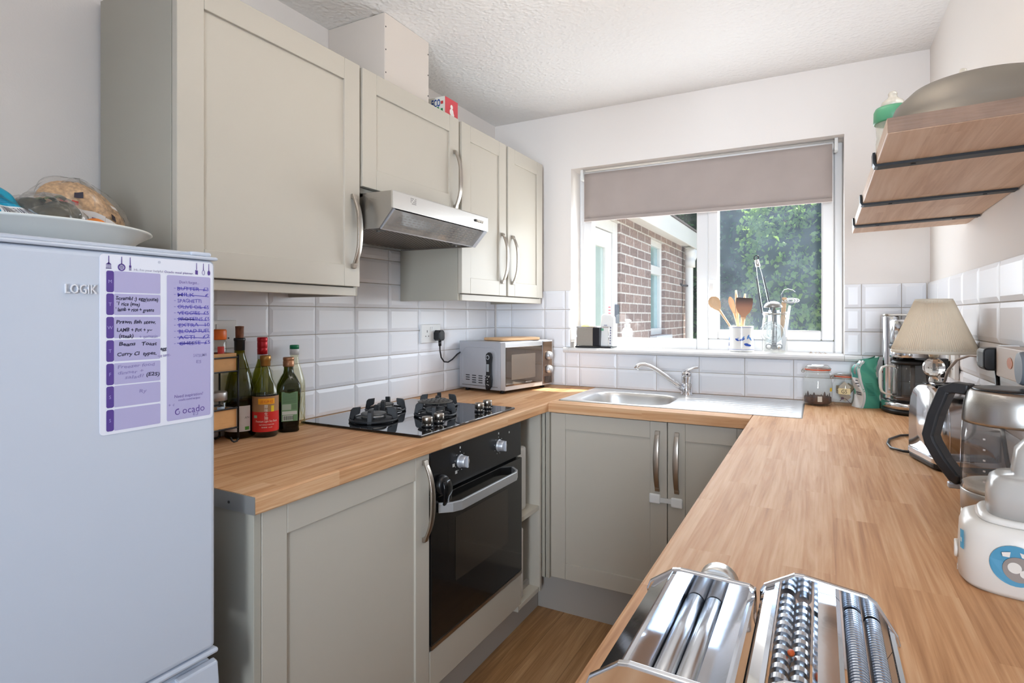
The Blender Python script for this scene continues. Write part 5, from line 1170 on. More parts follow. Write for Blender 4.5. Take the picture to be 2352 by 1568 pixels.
b=MB(); b.lathe([(.0995,ZW+.263),(.1015,ZW+.264),(.0985,ZW+.277),(.0972,ZW+.277)],(LX,LY,0),64,cap=False).lathe([(.0465,ZW+.402),(.0475,ZW+.402),(.0435,ZW+.414),(.0425,ZW+.414)],(LX,LY,0),64,cap=False)
part('shade_trim',b,mat('cream_trim',(214,204,186),.85),sh)
b=MB(); b.tube([(LX+.015,LY,ZW+.288),(LX+.043,LY,ZW+.405)],.001,5).tube([(LX-.015,LY,ZW+.288),(LX-.043,LY,ZW+.405)],.001,5); part('shade_wire',b,SATIN,sh)
# toaster -------------------------------------------------------------
ta=.245; TZ=ZW
t=thing('toaster','chrome two slice toaster with rounded top and black base','toaster',(1.835,1.742,TZ),rz=ta)
# local: x from 0 (end facing the room) to L, y +-w
L_,w_=.128,.0875
prof=[(-w_,.030),(-w_,.10),(-w_+.004,.135),(-w_+.014,.165),(-w_+.032,.187),(-w_+.055,.196),(0,.199),(w_-.055,.196),(w_-.032,.187),(w_-.014,.165),(w_-.004,.135),(w_,.10),(w_,.030)]
b=MB()
ins=[(0,.90,.95),(.004,.95,.975),(.012,.985,.99),(.022,1,1),(L_-.02,1,1),(L_-.008,.98,.985),(L_,.92,.95)]
n=len(prof); vs=[]
for (x,s,sz) in ins: vs+= [(x,p*s,.030+(q-.030)*sz) for p,q in prof]
fs=[(k*n+i,k*n+i+1,(k+1)*n+i+1,(k+1)*n+i) for k in range(len(ins)-1) for i in range(n-1)]+[(k*n+n-1,k*n,(k+1)*n,(k+1)*n+n-1) for k in range(len(ins)-1)]+[tuple(range(n)),tuple(range((len(ins)-1)*n,len(ins)*n))]
b.add(vs,fs,True); part('chrome_body',b,mat('toaster_chrome',(206,206,208),.14,1,bump=(14,.03)),t)
b=MB(); b.prism(rrect(-.006,L_+.004,-w_-.004,w_+.004,.03,6),lambda p,q,tt:(p,q,tt),.016,.0295); part('base_trim',b,CHROME,t,bevel=.002)
b=MB(); b.prism(rrect(-.004,L_+.002,-w_-.002,w_+.002,.03,6),lambda p,q,tt:(p,q,tt),.004,.0155); part('base',b,BLACK,t,bevel=.002)
for x,y in ((.02,-.06),(.02,.06),(L_-.02,-.06),(L_-.02,.06)): part('foot',MB().lathe([(.008,0),(.008,.0045)],(x,y,0),10),BLACK,t)
for y in (-.024,.024): part('bread_slot',MB().box(.015,L_-.010,y-.011,y+.011,.1965,.1995),mat('slot_black',(18,18,18),.6),t)
b=MB(); b.tube([(.0225,p*1.006,.030+(q-.030)*1.006) for p,q in prof],.0014,6); part('seam_rib',b,CHROME,t)
# toaster cable loop on worktop
b=MB(); b.tube([(1.836,1.820,.920),(1.806,1.842,.917),(1.783,1.885,.9150),(1.780,1.94,.9150),(1.790,2.01,.9150),(1.825,2.09,.9150),(1.90,2.15,.9150),(1.955,2.2,.930),(1.968,2.27,.985),(1.960,2.288,1.075)],.0036,8)
t=thing('toaster_cable','black cable looping from the toaster across the worktop up to its wall plug','cable',(1.80,1.95,.911))
part('cable',b,BLACK,t)
wx=X1-.0102
b=MB(); b.box(wx-.040,wx-.014,2.265,2.311,1.100,1.140); b.lathe([(.0065,1.078),(.007,1.099)],(1.960,2.288,0),12); part('plug',b,BLACK,t,bevel=.003)
socket('wall_socket','white double socket low on right tiles behind the lamp',wx,2.20,2.345,1.080,1.166,-1)
# kettle --------------------------------------------------------------
KX,KY=1.912,1.288
t=thing('kettle','glass and steel kettle with black angular handle on the right worktop','kettle',(KX,KY,ZW))
part('power_base',MB().lathe([(.076,ZW),(.079,ZW+.004),(.078,ZW+.018),(.070,ZW+.020)],(KX,KY,0),44),SATIN,t)
part('steel_base',MB().lathe([(.074,ZW+.0225),(.0785,ZW+.025),(.079,ZW+.060),(.0775,ZW+.062),(0,ZW+.062)],(KX,KY,0),44),STEEL,t)
part('base_gasket',MB().lathe([(.076,ZW+.0202),(.0765,ZW+.0222)],(KX,KY,0),44),BLACK,t)
part('glass_body',MB().lathe([(.0785,ZW+.0622),(.079,ZW+.09),(.0785,ZW+.14),(.0765,ZW+.18)],(KX,KY,0),48),glass('kettle_glass',(.88,.89,.90),1.5,.07,(.86,.87,.9)),t)
b=MB(); b.lathe([(.0775,ZW+.0625),(.0778,ZW+.068),(.076,ZW+.070),(.060,ZW+.0655),(.056,ZW+.0645),(0,ZW+.0642)],(KX,KY,0),48); part('limescale',b,mat('limescale_white',(216,212,202),.8,bump=(70,.6),var=(40,.12)),t)
part('steel_collar',MB().lathe([(.0768,ZW+.1805),(.0772,ZW+.185),(.074,ZW+.215),(.069,ZW+.232),(.064,ZW+.237)],(KX,KY,0),48),STEEL,t)
part('lid',MB().lathe([(.0638,ZW+.2372),(.060,ZW+.240),(.03,ZW+.2415),(0,ZW+.2415)],(KX,KY,0),44),BLACK,t)
hv=Vector((-.86,.51,0)).normalized(); C=Vector((KX,KY,0)); sd=hv.cross(Vector((0,0,1)))
P=[C+hv*r+Vector((0,0,ZW+z)) for r,z in ((.066,.232),(.090,.234),(.105,.228),(.122,.180),(.131,.140),(.127,.125),(.110,.095),(.090,.068),(.080,.064))]
part('handle',MB().strap(P,sd,[.030,.034,.036,.036,.036,.036,.034,.032,.030],.020),mat('matt_black_handle',(34,34,36),.45),t,bevel=.004,bseg=3)
part('spout',MB().prism([(-.018,0),(.018,0),(.004,.034),(-.004,.034)],lambda p,q,tt:tuple(C-hv*(.060+q*.75)+sd*p+Vector((0,0,ZW+.205+tt*(1+.0)))),0,.026),STEEL,t,bevel=.002)
part('switch_lever',MB().box(-.012,.012,-.008,.008,-.005,.005).xf(Matrix.Translation(tuple(C+hv*.088+Vector((-.003,.0,ZW+.052))))),ALU,t,bevel=.002)
b=MB(); a=PI+.75
for k in range(5): b.grid(lambda u,v,k=k:(KX+.0797*math.cos(a+.05*u),KY+.0797*math.sin(a+.05*u),ZW+.085+.018*k+.003*v),2,1)
part('level_marks',b,mat('mark_white',(220,220,220),.5),t)
part('heating_thermostat',MB().lathe([(.010,-.0002),(.010,.004)],(KX+.0,KY,ZW+.0662),16),mat('thermo_grey',(120,120,122),.4,.5),t)
# bottle steriliser ----------------------------------------------------
sa=math.radians(-8); SXc,SYc=1.882,1.022
t=thing('bottle_warmer','white baby bottle steriliser with blue stickers and clear dome at the right edge','steriliser',(SXc,SYc,ZW),rz=sa)
def sup(a,rx,ry,k=3.6):
    e=2/k; ca,sn=math.cos(a),math.sin(a); return rx*math.copysign(abs(ca)**e,ca),ry*math.copysign(abs(sn)**e,sn)
def sl(b,rows,seg=56,sm=True,m=0,capt=True):
    vs=[]
    for rx,ry,z in rows:
        for i in range(seg): x,y=sup(2*PI*i/seg,rx,ry); vs.append((x,y,z))
    fs=[(k*seg+i,k*seg+(i+1)%seg,(k+1)*seg+(i+1)%seg,(k+1)*seg+i) for k in range(len(rows)-1) for i in range(seg)]
    fs.append(tuple(range(seg))); 
    if capt: fs.append(tuple(range((len(rows)-1)*seg,len(rows)*seg)))
    return b.add(vs,fs,sm,m)
WB=mat('warm_white_plastic',(216,210,202),.3)
rx,ry=.097,.068
part('body',sl(MB(),[(rx*.95,ry*.95,0),(rx,ry,.006),(rx,ry,.04),(rx*.985,ry*.985,.072),(rx*.95,ry*.94,.083),(rx*.86,ry*.86,.088),(rx*.80,ry*.8,.089)]),WB,t)
part('dome_flange',sl(MB(),[(rx*.79,ry*.84,.0892),(rx*.80,ry*.86,.091),(rx*.76,ry*.82,.096),(rx*.70,ry*.76,.097)]),mat('frosted_flange',(216,212,206),.25),t)
part('dome_cover',sl(MB(),[(rx*.68,ry*.74,.0972),(rx*.68,ry*.74,.125),(rx*.64,ry*.70,.142),(rx*.55,ry*.60,.149),(rx*.40,ry*.45,.151),(rx*.40,ry*.45,.156),(rx*.36,ry*.42,.185),(rx*.24,ry*.3,.20),(rx*.02,ry*.02,.206)]),mat('frosted_dome',(206,202,196),.22,trans=.35),t)
def onx(u,v,d=.0008): # left end face
    return (-rx-d,u,v)
def surf(a,z,d=.0009): 
    x,y=sup(a,rx+d,ry+d); return (x,y,z)
b=MB(); b.grid(lambda u,v:surf(PI+.30+.17*u,.046+.026*v),5,3); part('display_sticker',b,mat('sky_blue_sticker',(74,172,214),.35),t)
b=MB(); b.grid(lambda u,v:surf(PI+.34+.08*u,.055+.006*v,.0014),3,2); part('sticker_print',b,mat('sticker_pale',(190,224,236),.4),t)
part('dial',MB().lathe([(.012,-.0032),(.0125,-.001),(.0125,.002)],(-rx-.0012,-.004,.034),24,axis='x'),WB,t,bevel=.001)
b=MB(); 
for q in range(14): b.box(-rx-.0016,-rx-.001,-.030+.004*math.cos(q*.45),-.0292+.004*math.cos(q*.45),.016+.004*math.sin(q*.45),.0168+.004*math.sin(q*.45))
part('symbol',b,mat('symbol_grey',(160,160,156),.5),t)
b=MB(); 
def dsk(cx,cz,r,d,m,n=32): 
    b.add([(cx+r*math.cos(2*PI*k/n),-ry*(1-min(1,abs((cx+r*math.cos(2*PI*k/n))/rx))**3.6)**(1/3.6)-d-.0006,cz+r*math.sin(2*PI*k/n)) for k in range(n)],[tuple(range(n))],False,m)
dsk(-.040,.044,.026,.0010,0); dsk(-.037,.040,.016,.0014,1); dsk(-.041,.042,.007,.0018,2); dsk(-.031,.036,.005,.0018,2)
b.add([(-.054,-ry-.0024,.060),(-.045,-ry-.0024,.062),(-.046,-ry-.0024,.055),(-.053,-ry-.0024,.055)],[(0,1,2,3)],False,2)
b.add([(-.036,-ry-.0024,.063),(-.027,-ry-.0024,.061),(-.029,-ry-.0024,.056),(-.034,-ry-.0024,.057)],[(0,1,2,3)],False,2)
part('round_sticker',b,[mat('sticker_blue',(72,140,172),.5),mat('sticker_grey',(140,130,124),.4),mat('sticker_white',(214,208,200),.4)],t)
# right wall socket box with plugs --------------------------------------
t=thing('spur_box','beige surface mounted socket box with orange oval sticker on right tiles','socket box',(wx,1.45,1.15))
part('box_body',MB().box(wx-.040,wx-.0005,1.262,1.595,1.148,1.212),mat('box_beige',(190,176,164),.5),t,bevel=.002)
part('box_end',MB().box(wx-.034,wx-.0005,1.5955,1.607,1.146,1.214),WPLAST,t)
b=MB(); b.lathe([(.0185,-.0006),(.0185,.0004)],(wx-.0404,1.492,1.182),28,axis='x',sx=1,sy=.62); part('oval_sticker',b,mat('orange_brown_sticker',(184,106,56),.5),t)
t=thing('plug_adaptor','black and clear travel plug adaptor at the end of the beige socket box','plug',(1.955,1.65,1.157))
b=MB(); b.prism(rrect(1.928,1.984,1.157,1.207,.010,4),lambda p,q,tt:(p,tt,q),1.6085,1.660); part('adaptor_body',b,BLACK,t,bevel=.003)
b=MB(); b.prism(rrect(1.930,1.982,1.159,1.205,.010,4),lambda p,q,tt:(p,tt,q),1.6605,1.682); part('clear_face',b,mat('clear_adaptor_plastic',(190,196,200),.1,trans=.4),t,bevel=.004)
t=thing('lamp_cable','grey brown cable curving from the plug adaptor down behind the toaster','cable',(1.90,1.80,1.0))
part('cable',MB().tube([(1.945,1.6825,1.182),(1.942,1.705,1.183),(1.930,1.745,1.182),(1.912,1.785,1.168),(1.897,1.805,1.140),(1.893,1.820,1.112),(1.893,1.868,1.09),(1.90,1.888,1.04),(1.915,1.888,.96),(1.935,1.885,.9145)],.0032,8),mat('taupe_cable',(150,132,118),.5),t)
t=thing('adaptor_cable','thick black cable dropping straight down from the plug adaptor','cable',(1.96,1.63,1.0))
part('cable',MB().tube([(1.958,1.635,1.1565),(1.960,1.635,1.10),(1.965,1.63,1.03),(1.970,1.61,.96),(1.974,1.58,.9150)],.0045,8),BLACK,t)
t=thing('kettle_plug','dark rounded plug on the beige box at the right edge above the kettle','plug',(1.94,1.345,1.17))
part('plug_body',MB().lathe([(.0235,0),(.026,.006),(.024,.026),(.017,.031),(0,.032)],(wx-.0405-.032,1.300,1.186),24,axis='x',sy=1.15),mat('grey_plug',(110,116,124),.3),t)
# ------------------------------------------------------------------ wall shelf
t=thing('wall_shelf','birch board shelf with black strap brackets high on the right wall','shelf',(1.85,1.61,1.556),rot=(-.016,-.030+.0,0))
# local coords
x0,x1,y0,y1,zt=-.147,.147,-.548,.545,.024
part('board',MB().box(x0,x1,y0,y1,0,zt),PALEWOOD,t,bevel=.0015)
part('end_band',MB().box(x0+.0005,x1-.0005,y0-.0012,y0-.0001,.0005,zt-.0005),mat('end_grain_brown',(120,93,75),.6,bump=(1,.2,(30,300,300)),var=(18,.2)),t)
BRK=mat('black_bracket_steel',(30,30,32),.45,.5)
for y in (-.345,.042,.385):
    b=MB(); b.strap([(x0-.0035,y,zt*.9),(x0-.0035,y,.002),(x0-.0015,y,-.0022),(x0+.002,y,-.0028),(x1-.002,y,-.0028)],(0,1,0),.028,.0045); br=part('bracket',b,BRK,t)
    b=MB(); 
    for xx in (-.09,.09): b.lathe([(.0042,-.0062),(.0042,-.0052)],(xx,y,0),10)
    part('screw',b,mat('screw_black',(16,16,16),.5),br)
# things on the shelf (rest on its tilted top)
SHM=Matrix.Translation((1.85,1.61,1.556))@Matrix.Rotation(-.016,4,'X')@Matrix.Rotation(-.030,4,'Y') if False else None
from mathutils import Euler
SHM=Matrix.Translation((1.85,1.61,1.556))@Euler((-.016,-.030,0)).to_matrix().to_4x4()
def shz(x,y):
    l=SHM.inverted()@Vector((x,y,1.58)); return (SHM@Vector((l.x,l.y,zt))).z+.0008
TEAT=mat('teat_silicone',(226,216,200),.3,trans=.35,sub=.0)
BODYM=glass('bottle_plastic',(.95,.94,.90),1,.35,(.93,.92,.88))
def babybottle(label,x,y,ringm,h=.1,th=.06):
    q=lambda f:z+h*1.151+(f-1.151)/.5*th
    z=shz(x,y)
    t=thing('baby_bottle',label,'baby bottle',(x,y,z))
    part('bottle_body',MB().lathe([(.026,z),(.0295,z+.004),(.030,z+h*.5),(.0285,z+h*.6),(.030,z+h*.8),(.030,z+h)],(x,y,0),32),BODYM,t)
    part('screw_ring',MB().lathe([(.033,z+h*.86),(.0345,z+h*.88),(.034,z+h*1.08),(.031,z+h*1.14),(.022,z+h*1.15)],(x,y,0),36),ringm,t)
    part('teat',MB().lathe([(.0215,q(1.151)),(.023,q(1.17)),(.019,q(1.33)),(.010,q(1.43)),(.0078,q(1.50)),(.0085,q(1.57)),(.006,q(1.63)),(0,q(1.65))],(x,y,0),28),TEAT,t)
    return t,z
t,z=babybottle('baby bottle with green screw ring at the near left end of the shelf',1.744,1.425,mat('green_ring',(84,150,112),.4),.112,.034)
b=MB(); a=CAMD((1.744,1.425)); 
for k in range(3): b.grid(lambda u,v,k=k:(1.744+.0304*math.cos(a-.6+.5*u),1.425+.0304*math.sin(a-.6+.5*u),z+.020+.012*k+.005*v),4,1)
part('print_mark',b,mat('print_grey',(90,90,92),.5),t)
babybottle('baby bottle with only its pale teat showing above the upturned steel bowl',1.895,1.62,mat('white_ring',(226,224,220),.4),.166,.062)
b=MB(); px,py=1.853,1.262; z=shz(px,py); zl_=z+.006
b.lathe([(.136,zl_),(.140,zl_+.002),(.140,zl_+.006),(.1345,zl_+.010),(.131,zl_+.034),(.121,zl_+.060),(.098,zl_+.082),(.062,zl_+.093),(.02,zl_+.096),(0,zl_+.096)],(px,py,0),56)
single('steel_bowl',b,mat('dull_steel_bowl',(126,118,108),.5,.6,bump=(1,.03,(200,200,4))),'upturned grey steel bowl on the wall shelf','bowl',(px,py,zl_),solid=.0)
# ------------------------------------------------------------------ pasta machine
PX0,PZ=1.455,ZW
t=thing('pasta_machine','polished steel pasta machine with cutter attachment on the near worktop','pasta machine',(1.56,.49,ZW))
ya,yb=.402,.575
PS=mat('polished_pasta_steel',(222,224,228),.09,1,bump=(30,.02)); PR=mat('brushed_roller_steel',(200,204,210),.22,1)
main=[(1.470,ZW+.006),(1.463,.97),(1.457,1.005),(1.460,1.013),(1.482,1.029),(1.490,1.0305),(1.553,1.0285),(1.5585,1.026),(1.560,1.00),(1.552,.97),(1.552,ZW+.006)]
cut=[(1.5615,.985),(1.5615,1.026),(1.565,1.032),(1.590,1.0465),(1.598,1.047),(1.646,1.040),(1.653,1.035),(1.668,1.011),(1.670,1.003),(1.655,.975),(1.60,.968)]
def plate(pts,y,th,name='side_plate'):
    c=(sum(p for p,q in pts)/len(pts),sum(q for p,q in pts)/len(pts))
    b=MB(); b.prism(pts,lambda p,q,tt:(p,tt,q),y-th/2,y+th/2)
    return part(name,b,PS,t,bevel=.0018,bseg=3)
plate(main,yb,.007); plate(main,ya,.007); plate(cut,yb,.006,'cutter_plate'); plate(cut,ya,.006,'cutter_plate')
i0,i1=ya+.0036,yb-.0036
def cover(name,pts,th=.0016,m=PS,y0=i0,y1=i1):
    b=MB(); n=len(pts); 
    b.strap([(p,(y0+y1)/2,q) for p,q in pts],(0,1,0),y1-y0,th); return part(name,b,m,t)
cover('left_cover',[(1.474,.935),(1.467,.97),(1.461,1.003),(1.4635,1.010),(1.482,1.0245)])
lg=cover('feed_plate',[(1.4835,1.0255),(1.486,1.0262),(1.4950,1.012),(1.4955,1.000)])
rg=cover('feed_plate',[(1.5305,1.000),(1.5315,1.011),(1.5535,1.0250),(1.557,1.022),(1.557,.98)])
for x in (1.5045,1.5220): part('smooth_roller',MB().lathe([(.0080,i0+.001),(.0085,i0+.002),(.0085,i1-.002),(.0080,i1-.001)],(x,0,1.003),32,axis='y'),PR,t)
cover('cutter_cover',[(1.564,1.000),(1.564,1.024),(1.567,1.0285),(1.5745,1.0325),(1.5765,1.031),(1.577,1.022)])
def grooved(name,x,z,r,pitch,dep,i0=i0,i1=i1):
    pr=[];y=i0+.001;k=0
    while y<i1-.001-pitch:
        rr=r if k%2==0 else r-dep; pr+= [(rr,y),(rr,y+pitch)]; y+=pitch+.0001; k+=1
    part(name,MB().lathe(pr,(x,0,z),24,axis='y',sm=False),PR,t)
grooved('wide_cutter_roller',1.5850,1.0245,.0066,.0063,.0026); grooved('wide_cutter_roller',1.5975,1.0225,.0066,.0063,.0026,i0+.0063)
cover('middle_plate',[(1.6055,1.012),(1.6065,1.031),(1.609,1.0345),(1.622,1.0335),(1.6245,1.031),(1.626,1.012)],m=PS)
grooved('fine_cutter_roller',1.6345,1.0215,.0070,.0018,.0010); grooved('fine_cutter_roller',1.6490,1.0165,.0066,.0018,.0010,i0+.0018)
cover('end_cover',[(1.6605,1.016),(1.6640,1.0135),(1.6675,1.004),(1.655,.979)])
part('base_frame',MB().box(1.466,1.556,ya-.008,yb+.008,ZW,ZW+.006).box(1.474,1.548,i0,i1,ZW+.006,ZW+.022),PS,t,bevel=.0015)
b=MB(); b.lathe([(.018,yb+.004),(.0185,yb+.006),(.0185,yb+.022),(.016,yb+.025),(.006,yb+.0252)],(1.523,0,1.016),32,axis='y'); part('thickness_dial',b,mat('dial_chrome',(214,210,204),.25,.8),t)
b=MB(); 
def eb(u,v): # raised emblem on right feed plate
    s=.35+.5*v; x=1.5405+(1.5535-1.5405)*s; z=1.012+(1.0245-1.012)*s; return (x-.0010,.447+.030*u,z+.0012)
b.grid(lambda u,v:eb(u,.9-.8*abs(u-.5)*v),10,4); part('embossed_emblem',b,PS,rg)
b=MB(); b.text('pasta',.010,lambda u,v:(lambda s:(1.5405+.013*s-.0013,.470-u,1.012+.0125*s+.0015))(.25+v*55),maxw=.02) if False else None
# fleck of carrot
single('carrot_fleck',MB().ball((1.5915,.470,1.0300),.0022,sx=1.2,sy=2.0,sz=.8,seg=10,rings=6),mat('carrot_orange',(210,90,30),.5),'tiny orange food fleck on the pasta cutter rollers','food scrap',(1.5915,.47,1.028))
# ------------------------------------------------------------------ outside
GZ0=-.35
single('patio',MB().box(-6,10,3.06,16,GZ0-.1,GZ0),mat('pale_patio_concrete',(206,200,188),.9,bump=(30,.2),var=(2,.08)),'pale concrete patio outside the window','patio',(1,6,GZ0))['kind']='structure'
t=thing('brick_extension','neighbouring brick extension with white door, window and fascia seen through the left pane','building',(.29,5,GZ0))
BW=brickmat(); bx=.29
# openings: door y 3.42-4.17 z GZ0..1.95 ; window y 5.08-5.60 z 1.10-1.97
b=MB(); x0=-.05
b.box(x0,bx,4.19,5.08,GZ0,2.03).box(x0,bx,5.60,6.60,GZ0,2.03).box(x0,bx,5.08,5.60,GZ0,1.10).box(x0,bx,5.08,5.60,1.975,2.03).box(x0,bx,3.07,4.19,1.97,2.03).box(-3,x0,6.50,6.60,GZ0,2.03)
part('brick_wall',b,BW,t)
w=MB(); xw=bx-.03
w.box(xw-.06,xw,5.08,5.60,1.10,1.16).box(xw-.06,xw,5.08,5.60,1.92,1.975).box(xw-.06,xw,5.08,5.14,1.16,1.92).box(xw-.06,xw,5.54,5.60,1.16,1.92).box(xw-.06,xw+.006,5.14,5.54,1.66,1.74)
wf=part('window',w,UPVC,t,bevel=.004)
SKYG=mat('dim_window_glass',(150,186,192),.08,.35)
part('pane',MB().box(xw-.04,xw-.03,5.14,5.54,1.16,1.66),SKYG,wf); part('pane',MB().box(xw-.04,xw-.03,5.14,5.54,1.74,1.92),SKYG,wf)
part('window_sill',MB().box(bx-.06,bx+.06,5.05,5.66,1.06,1.095),mat('stone_sill',(206,210,216),.7),t)
d=MB(); d.box(xw-.06,xw+.01,4.10,4.19,GZ0,1.97).box(xw-.06,xw+.01,3.07,3.14,GZ0,1.97).box(xw-.06,xw+.01,3.14,4.10,1.89,1.97)
df=part('door_frame',d,UPVC,t,bevel=.004)
d=MB(); d.box(xw-.055,xw-.005,3.15,3.27,GZ0,1.885).box(xw-.055,xw-.005,3.96,4.09,GZ0,1.885).box(xw-.055,xw-.005,3.27,3.96,1.765,1.885).box(xw-.055,xw-.005,3.27,3.96,GZ0,GZ0+.25)
dd=part('door',d,UPVC,t,bevel=.004); part('pane',MB().box(xw-.035,xw-.025,3.27,3.96,GZ0+.25,1.765),mat('door_glass_green',(186,206,204),.1,.2),dd)
b=MB(); 
for k in range(8): b.box(xw-.0048,xw-.0042,4.02,4.07,1.18+.022*k,1.19+.022*k,0 if k<5 else 1)
part('door_sticker',b,[mat('sticker_grey_print',(150,170,180),.5),mat('sticker_red_print',(206,120,130),.5)],dd)
part('lock_box',MB().box(xw+.0102,xw+.03,4.12,4.17,1.22,1.36),mat('lock_grey',(96,104,118),.4,.4),df,bevel=.003)
part('soffit',MB().box(-.05,.42,3.07,6.8,2.03,2.045),WPLAST,t)
part('fascia',MB().box(.42,.44,3.07,6.8,2.0,2.17),WPLAST,t,bevel=.004)
part('roof',MB().prism([(.45,2.172),(.45,2.19),(-3,3.3),(-3,3.28)],lambda p,q,tt:(p,tt,q),3.07,7.0),mat('roof_felt',(120,112,108),.8),t)
b=MB(); b.lathe([(.055,1.80),(.055,1.88),(.048,1.89),(.048,1.93),(.058,1.94),(.058,2.0)],(.37,6.42,0),20); b.tube([(.40,6.44,1.99),(.40,6.44,1.93),(.375,6.43,1.86),(.36,6.42,1.80),(.36,6.42,GZ0)],.042,16); part('downpipe',b,WPLAST,t)
b=MB(); b.tube([(bx,6.3,1.62),(bx+.02,6.32,1.60),(.35,6.38,1.60)],.012,8); part('pipe_clip',b,mat('clip_dark',(60,60,66),.5),t)
# board fence behind
t=thing('garden_fence','pale board fence behind the brick extension','fence',(1,10.2,GZ0))
for k in range(24):
    x=-3+.4*k; part('fence_board',MB().box(x,x+.39,10.2,10.23,GZ0,1.15),mat('fence_cream',(216,206,190),.8,bump=(1,.2,(60,60,4))),t) if k==0 else part('fence_board',MB().box(x,x+.39,10.2,10.23,GZ0,1.15),bpy.data.materials['fence_cream'],t)
# trees
def leafmat(name,c0,c1,tr=.5):
    m,nt,b_=nodes(name); N=nt.nodes; L=nt.links
    tc=N.new('ShaderNodeTexCoord'); n=N.new('ShaderNodeTexNoise'); n.inputs['Scale'].default_value=2.6; n.inputs['Detail'].default_value=8; n.inputs['Roughness'].default_value=.7; L.new(tc.outputs['Object'],n.inputs['Vector'])
    r=N.new('ShaderNodeValToRGB'); r.color_ramp.elements[0].position=.33; r.color_ramp.elements[1].position=.68; r.color_ramp.elements[0].color=lin(c0); r.color_ramp.elements[1].color=lin(c1); L.new(n.outputs['Fac'],r.inputs['Fac'])
    L.new(r.outputs['Color'],b_.inputs['Base Color']); b_.inputs['Roughness'].default_value=.5
    t=N.new('ShaderNodeBsdfTranslucent'); L.new(r.outputs['Color'],t.inputs['Color']); mx=N.new('ShaderNodeMixShader'); mx.inputs[0].default_value=tr; L.new(b_.outputs[0],mx.inputs[1]); L.new(t.outputs[0],mx.inputs[2]); L.new(mx.outputs[0],N['Material Output'].inputs['Surface'])
    return m
BARK=mat('bark_brown',(92,74,60),.9,bump=(30,.8),var=(12,.3))
def tree(name,label,c,rad,nleaf,ls,lm,trunk,seed,group=None,droop=.0):
    random.seed(seed); t=thing(name,label,'tree',(c[0],c[1],GZ0))
    b=MB(); vs=[];fs=[]
    blobs=[(c[0]+(random.random()*2-1)*rad[0]*.62,c[1]+(random.random()*2-1)*rad[1]*.62,c[2]+(random.random()*2-1)*rad[2]*.68,.30+.24*random.random()) for _ in range(34)]
    for i in range(nleaf):
        B=blobs[random.randrange(len(blobs))]; 
        v=Vector((random.gauss(0,1),random.gauss(0,1),random.gauss(0,1))).normalized()*(.75+.35*random.random())
        p=Vector((B[0]+v.x*B[3]*rad[0],B[1]+v.y*B[3]*rad[1],B[2]+v.z*B[3]*rad[2]))
        if p.z<GZ0+.05: continue
        d=Vector((random.gauss(0,1),random.gauss(0,1),random.gauss(0,1)-droop)).normalized(); s=Vector((random.gauss(0,1),random.gauss(0,1),random.gauss(0,1))); s=(s-d*s.dot(d)).normalized(); nn=d.cross(s)
        l=ls*(.6+.8*random.random()); w=l*.36; o=len(vs)
        vs+= [tuple(p),tuple(p+d*l*.45+s*w+nn*l*.06),tuple(p+d*l),tuple(p+d*l*.45-s*w+nn*l*.06)]; fs.append((o,o+1,o+2,o+3))
    b.add(vs,fs,False); part('foliage',b,lm,t,recalc=False)
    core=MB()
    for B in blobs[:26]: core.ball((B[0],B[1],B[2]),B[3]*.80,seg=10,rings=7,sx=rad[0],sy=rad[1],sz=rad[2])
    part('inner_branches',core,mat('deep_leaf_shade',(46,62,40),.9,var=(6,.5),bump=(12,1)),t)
    tb=MB(); tb.tube([(c[0]+trunk[0],c[1]+trunk[1],GZ0),(c[0]+trunk[0]*.7,c[1]+trunk[1],GZ0+(c[2]-GZ0)*.5),(c[0],c[1],c[2])],[trunk[2],trunk[2]*.8,trunk[2]*.5],10)
    for k in range(5):
        a=k*1.3; tb.tube([(c[0]+trunk[0]*.5,c[1],c[2]*.6),(c[0]+rad[0]*.4*math.cos(a),c[1]+rad[1]*.4*math.sin(a),c[2]+rad[2]*.2),(c[0]+rad[0]*.75*math.cos(a),c[1]+rad[1]*.75*math.sin(a),c[2]+rad[2]*.45)],[trunk[2]*.5,trunk[2]*.35,trunk[2]*.15],6)
    part('trunk',tb,BARK,t)
    return t
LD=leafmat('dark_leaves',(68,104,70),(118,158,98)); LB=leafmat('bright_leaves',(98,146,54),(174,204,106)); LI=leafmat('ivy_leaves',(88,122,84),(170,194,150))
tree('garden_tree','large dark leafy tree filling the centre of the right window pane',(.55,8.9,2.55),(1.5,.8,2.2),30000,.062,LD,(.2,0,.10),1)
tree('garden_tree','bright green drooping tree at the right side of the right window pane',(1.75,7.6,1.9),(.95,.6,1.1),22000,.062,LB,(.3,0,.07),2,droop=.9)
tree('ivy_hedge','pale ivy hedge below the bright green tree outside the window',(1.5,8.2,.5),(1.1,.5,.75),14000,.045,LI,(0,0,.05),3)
tree('garden_tree','tall tree beyond the fence rising above the brick extension',(-1.0,11.6,2.6),(2.2,.7,2.3),14000,.085,LD,(0,0,.12),4)
tree('garden_tree','added unseen tall tree whose high crown shades the brick extension',(2.4,6.5,5.2),(1.7,1.6,1.5),9000,.14,LD,(.3,0,.14),6)  # added out of view so that its crown shades the brick wall
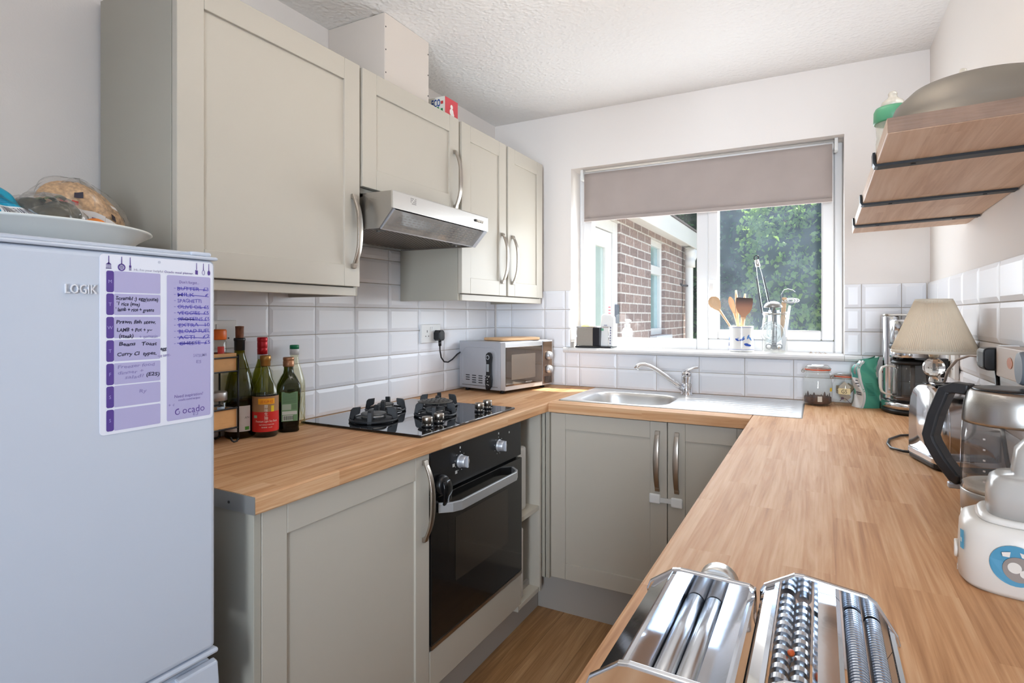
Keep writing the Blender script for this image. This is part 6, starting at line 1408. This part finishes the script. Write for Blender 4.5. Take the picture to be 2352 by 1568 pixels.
# ------------------------------------------------------------------ light
w=bpy.data.worlds.new('daylight'); SC.world=w; w.use_nodes=True; nt=w.node_tree; bg=nt.nodes['Background']
sky=nt.nodes.new('ShaderNodeTexSky'); sky.sky_type='NISHITA'; sky.sun_disc=False; sky.sun_elevation=math.radians(58); sky.sun_rotation=math.radians(60); sky.air_density=1.0; sky.dust_density=2.0; sky.ozone_density=1.0
nt.links.new(sky.outputs['Color'],bg.inputs['Color']); bg.inputs['Strength'].default_value=.42
def light(name,kind,loc,energy,col=(1,1,1),**k):
    l=bpy.data.lights.new(name,kind); l.energy=energy; l.color=col; o=bpy.data.objects.new(name,l); COL.objects.link(o); o.location=loc
    for a,v in k.items():
        if a=='dir': o.rotation_euler=Vector(v).to_track_quat('-Z','Y').to_euler()
        else: setattr(l,a,v)
    return o
SUN=light('sun','SUN',(5,9,12),12.0,(1,.93,.82),angle=math.radians(.6),dir=(-.52,-.40,-1))
# daylight through the windows: the one in view and the side one behind the camera
A1=light('window_daylight','AREA',(1.08,2.905,1.47),14.5,(.86,.93,1.0),shape='RECTANGLE',size=1.12,size_y=.58,dir=(0,-1,.0))
A2=light('side_window_daylight','AREA',(X1+.11,-.95,1.55),14,(.52,.74,1.0),shape='RECTANGLE',size=.9,size_y=1.0,dir=(-1,1.6,-.55))
A4=light('rear_fill','AREA',(1.815,YR+.03,1.30),15.5,(.78,.88,1.0),shape='RECTANGLE',size=.33,size_y=1.7,dir=(-.19,1,.03)); A4.data.spread=math.radians(58)  # added cool fill lamp before the plain rear wall, no door there
# added uplighter pendant above the frame, made to bounce fill off the ceiling
PLX,PLY=1.20,1.12
t=thing('fill_pendant','added unseen white bowl pendant throwing fill light onto the ceiling','fill light',(PLX,PLY,2.02))
part('bowl_shade',MB().lathe([(0,2.02),(.06,2.022),(.13,2.04),(.19,2.075),(.215,2.11),(.211,2.11),(.186,2.079),(.128,2.046),(.06,2.028),(0,2.026)],(PLX,PLY,0),48),WPLAST,t)
part('suspension_rod',MB().tube([(PLX,PLY,2.028),(PLX,PLY,ZC-.02)],.006,10),WPLAST,t)
part('ceiling_rose',MB().lathe([(.05,ZC-.0005),(.05,ZC-.01),(.03,ZC-.022),(0,ZC-.022)],(PLX,PLY,0),28),WPLAST,t)
A3=light('ceiling_bounce_fill','AREA',(PLX,PLY,2.085),10,(1,.945,.87),shape='DISK',size=.34,dir=(0,0,1))
GROUPS={'wall_cabinet':'sage grey wall cabinets on the left wall','base_cabinet':'sage grey base cabinets','worktop':'oak effect worktops','wine_bottle':'wine bottles by the spice rack','spice_jar':'spice jars in the rack','storage_jar':'clip-top jars by the sink','storage_tub':'white tubs on the open shelves','wooden_spoon':'wooden spoons in the crock','wooden_stick':'wooden handles in the crock','steel_handle_utensil':'utensils inside the glass jar','baby_bottle':'baby bottles on the wall shelf','wall_socket':'white wall sockets','garden_tree':'trees outside the window'}
for o in list(SC.objects):
    k=o.name.split('.')[0]
    if o.parent is None and k in GROUPS and 'label' in o: o['group']=GROUPS[k]
# ------------------------------------------------------------------ camera
cam=bpy.data.cameras.new('camera'); co=bpy.data.objects.new('camera',cam); COL.objects.link(co)
cam.sensor_width=36; cam.lens=1320.558/2352*36; cam.shift_y=-(784-724.518)/2352; cam.clip_start=.01
co.location=(1.61,0,1.278); co.rotation_euler=(PI/2,0,.4912); SC.camera=co
vs=SC.view_settings; vs.view_transform='Standard'; vs.look='None'; vs.exposure=.06; vs.gamma=1; vs.use_curve_mapping=False
SC.cycles.max_bounces=10; SC.cycles.diffuse_bounces=5; SC.cycles.glossy_bounces=5; SC.cycles.transmission_bounces=8; SC.cycles.transparent_max_bounces=24
SC.cycles.use_denoising=True; SC.cycles.sample_clamp_indirect=6
SC.cycles.caustics_reflective=False; SC.cycles.caustics_refractive=False
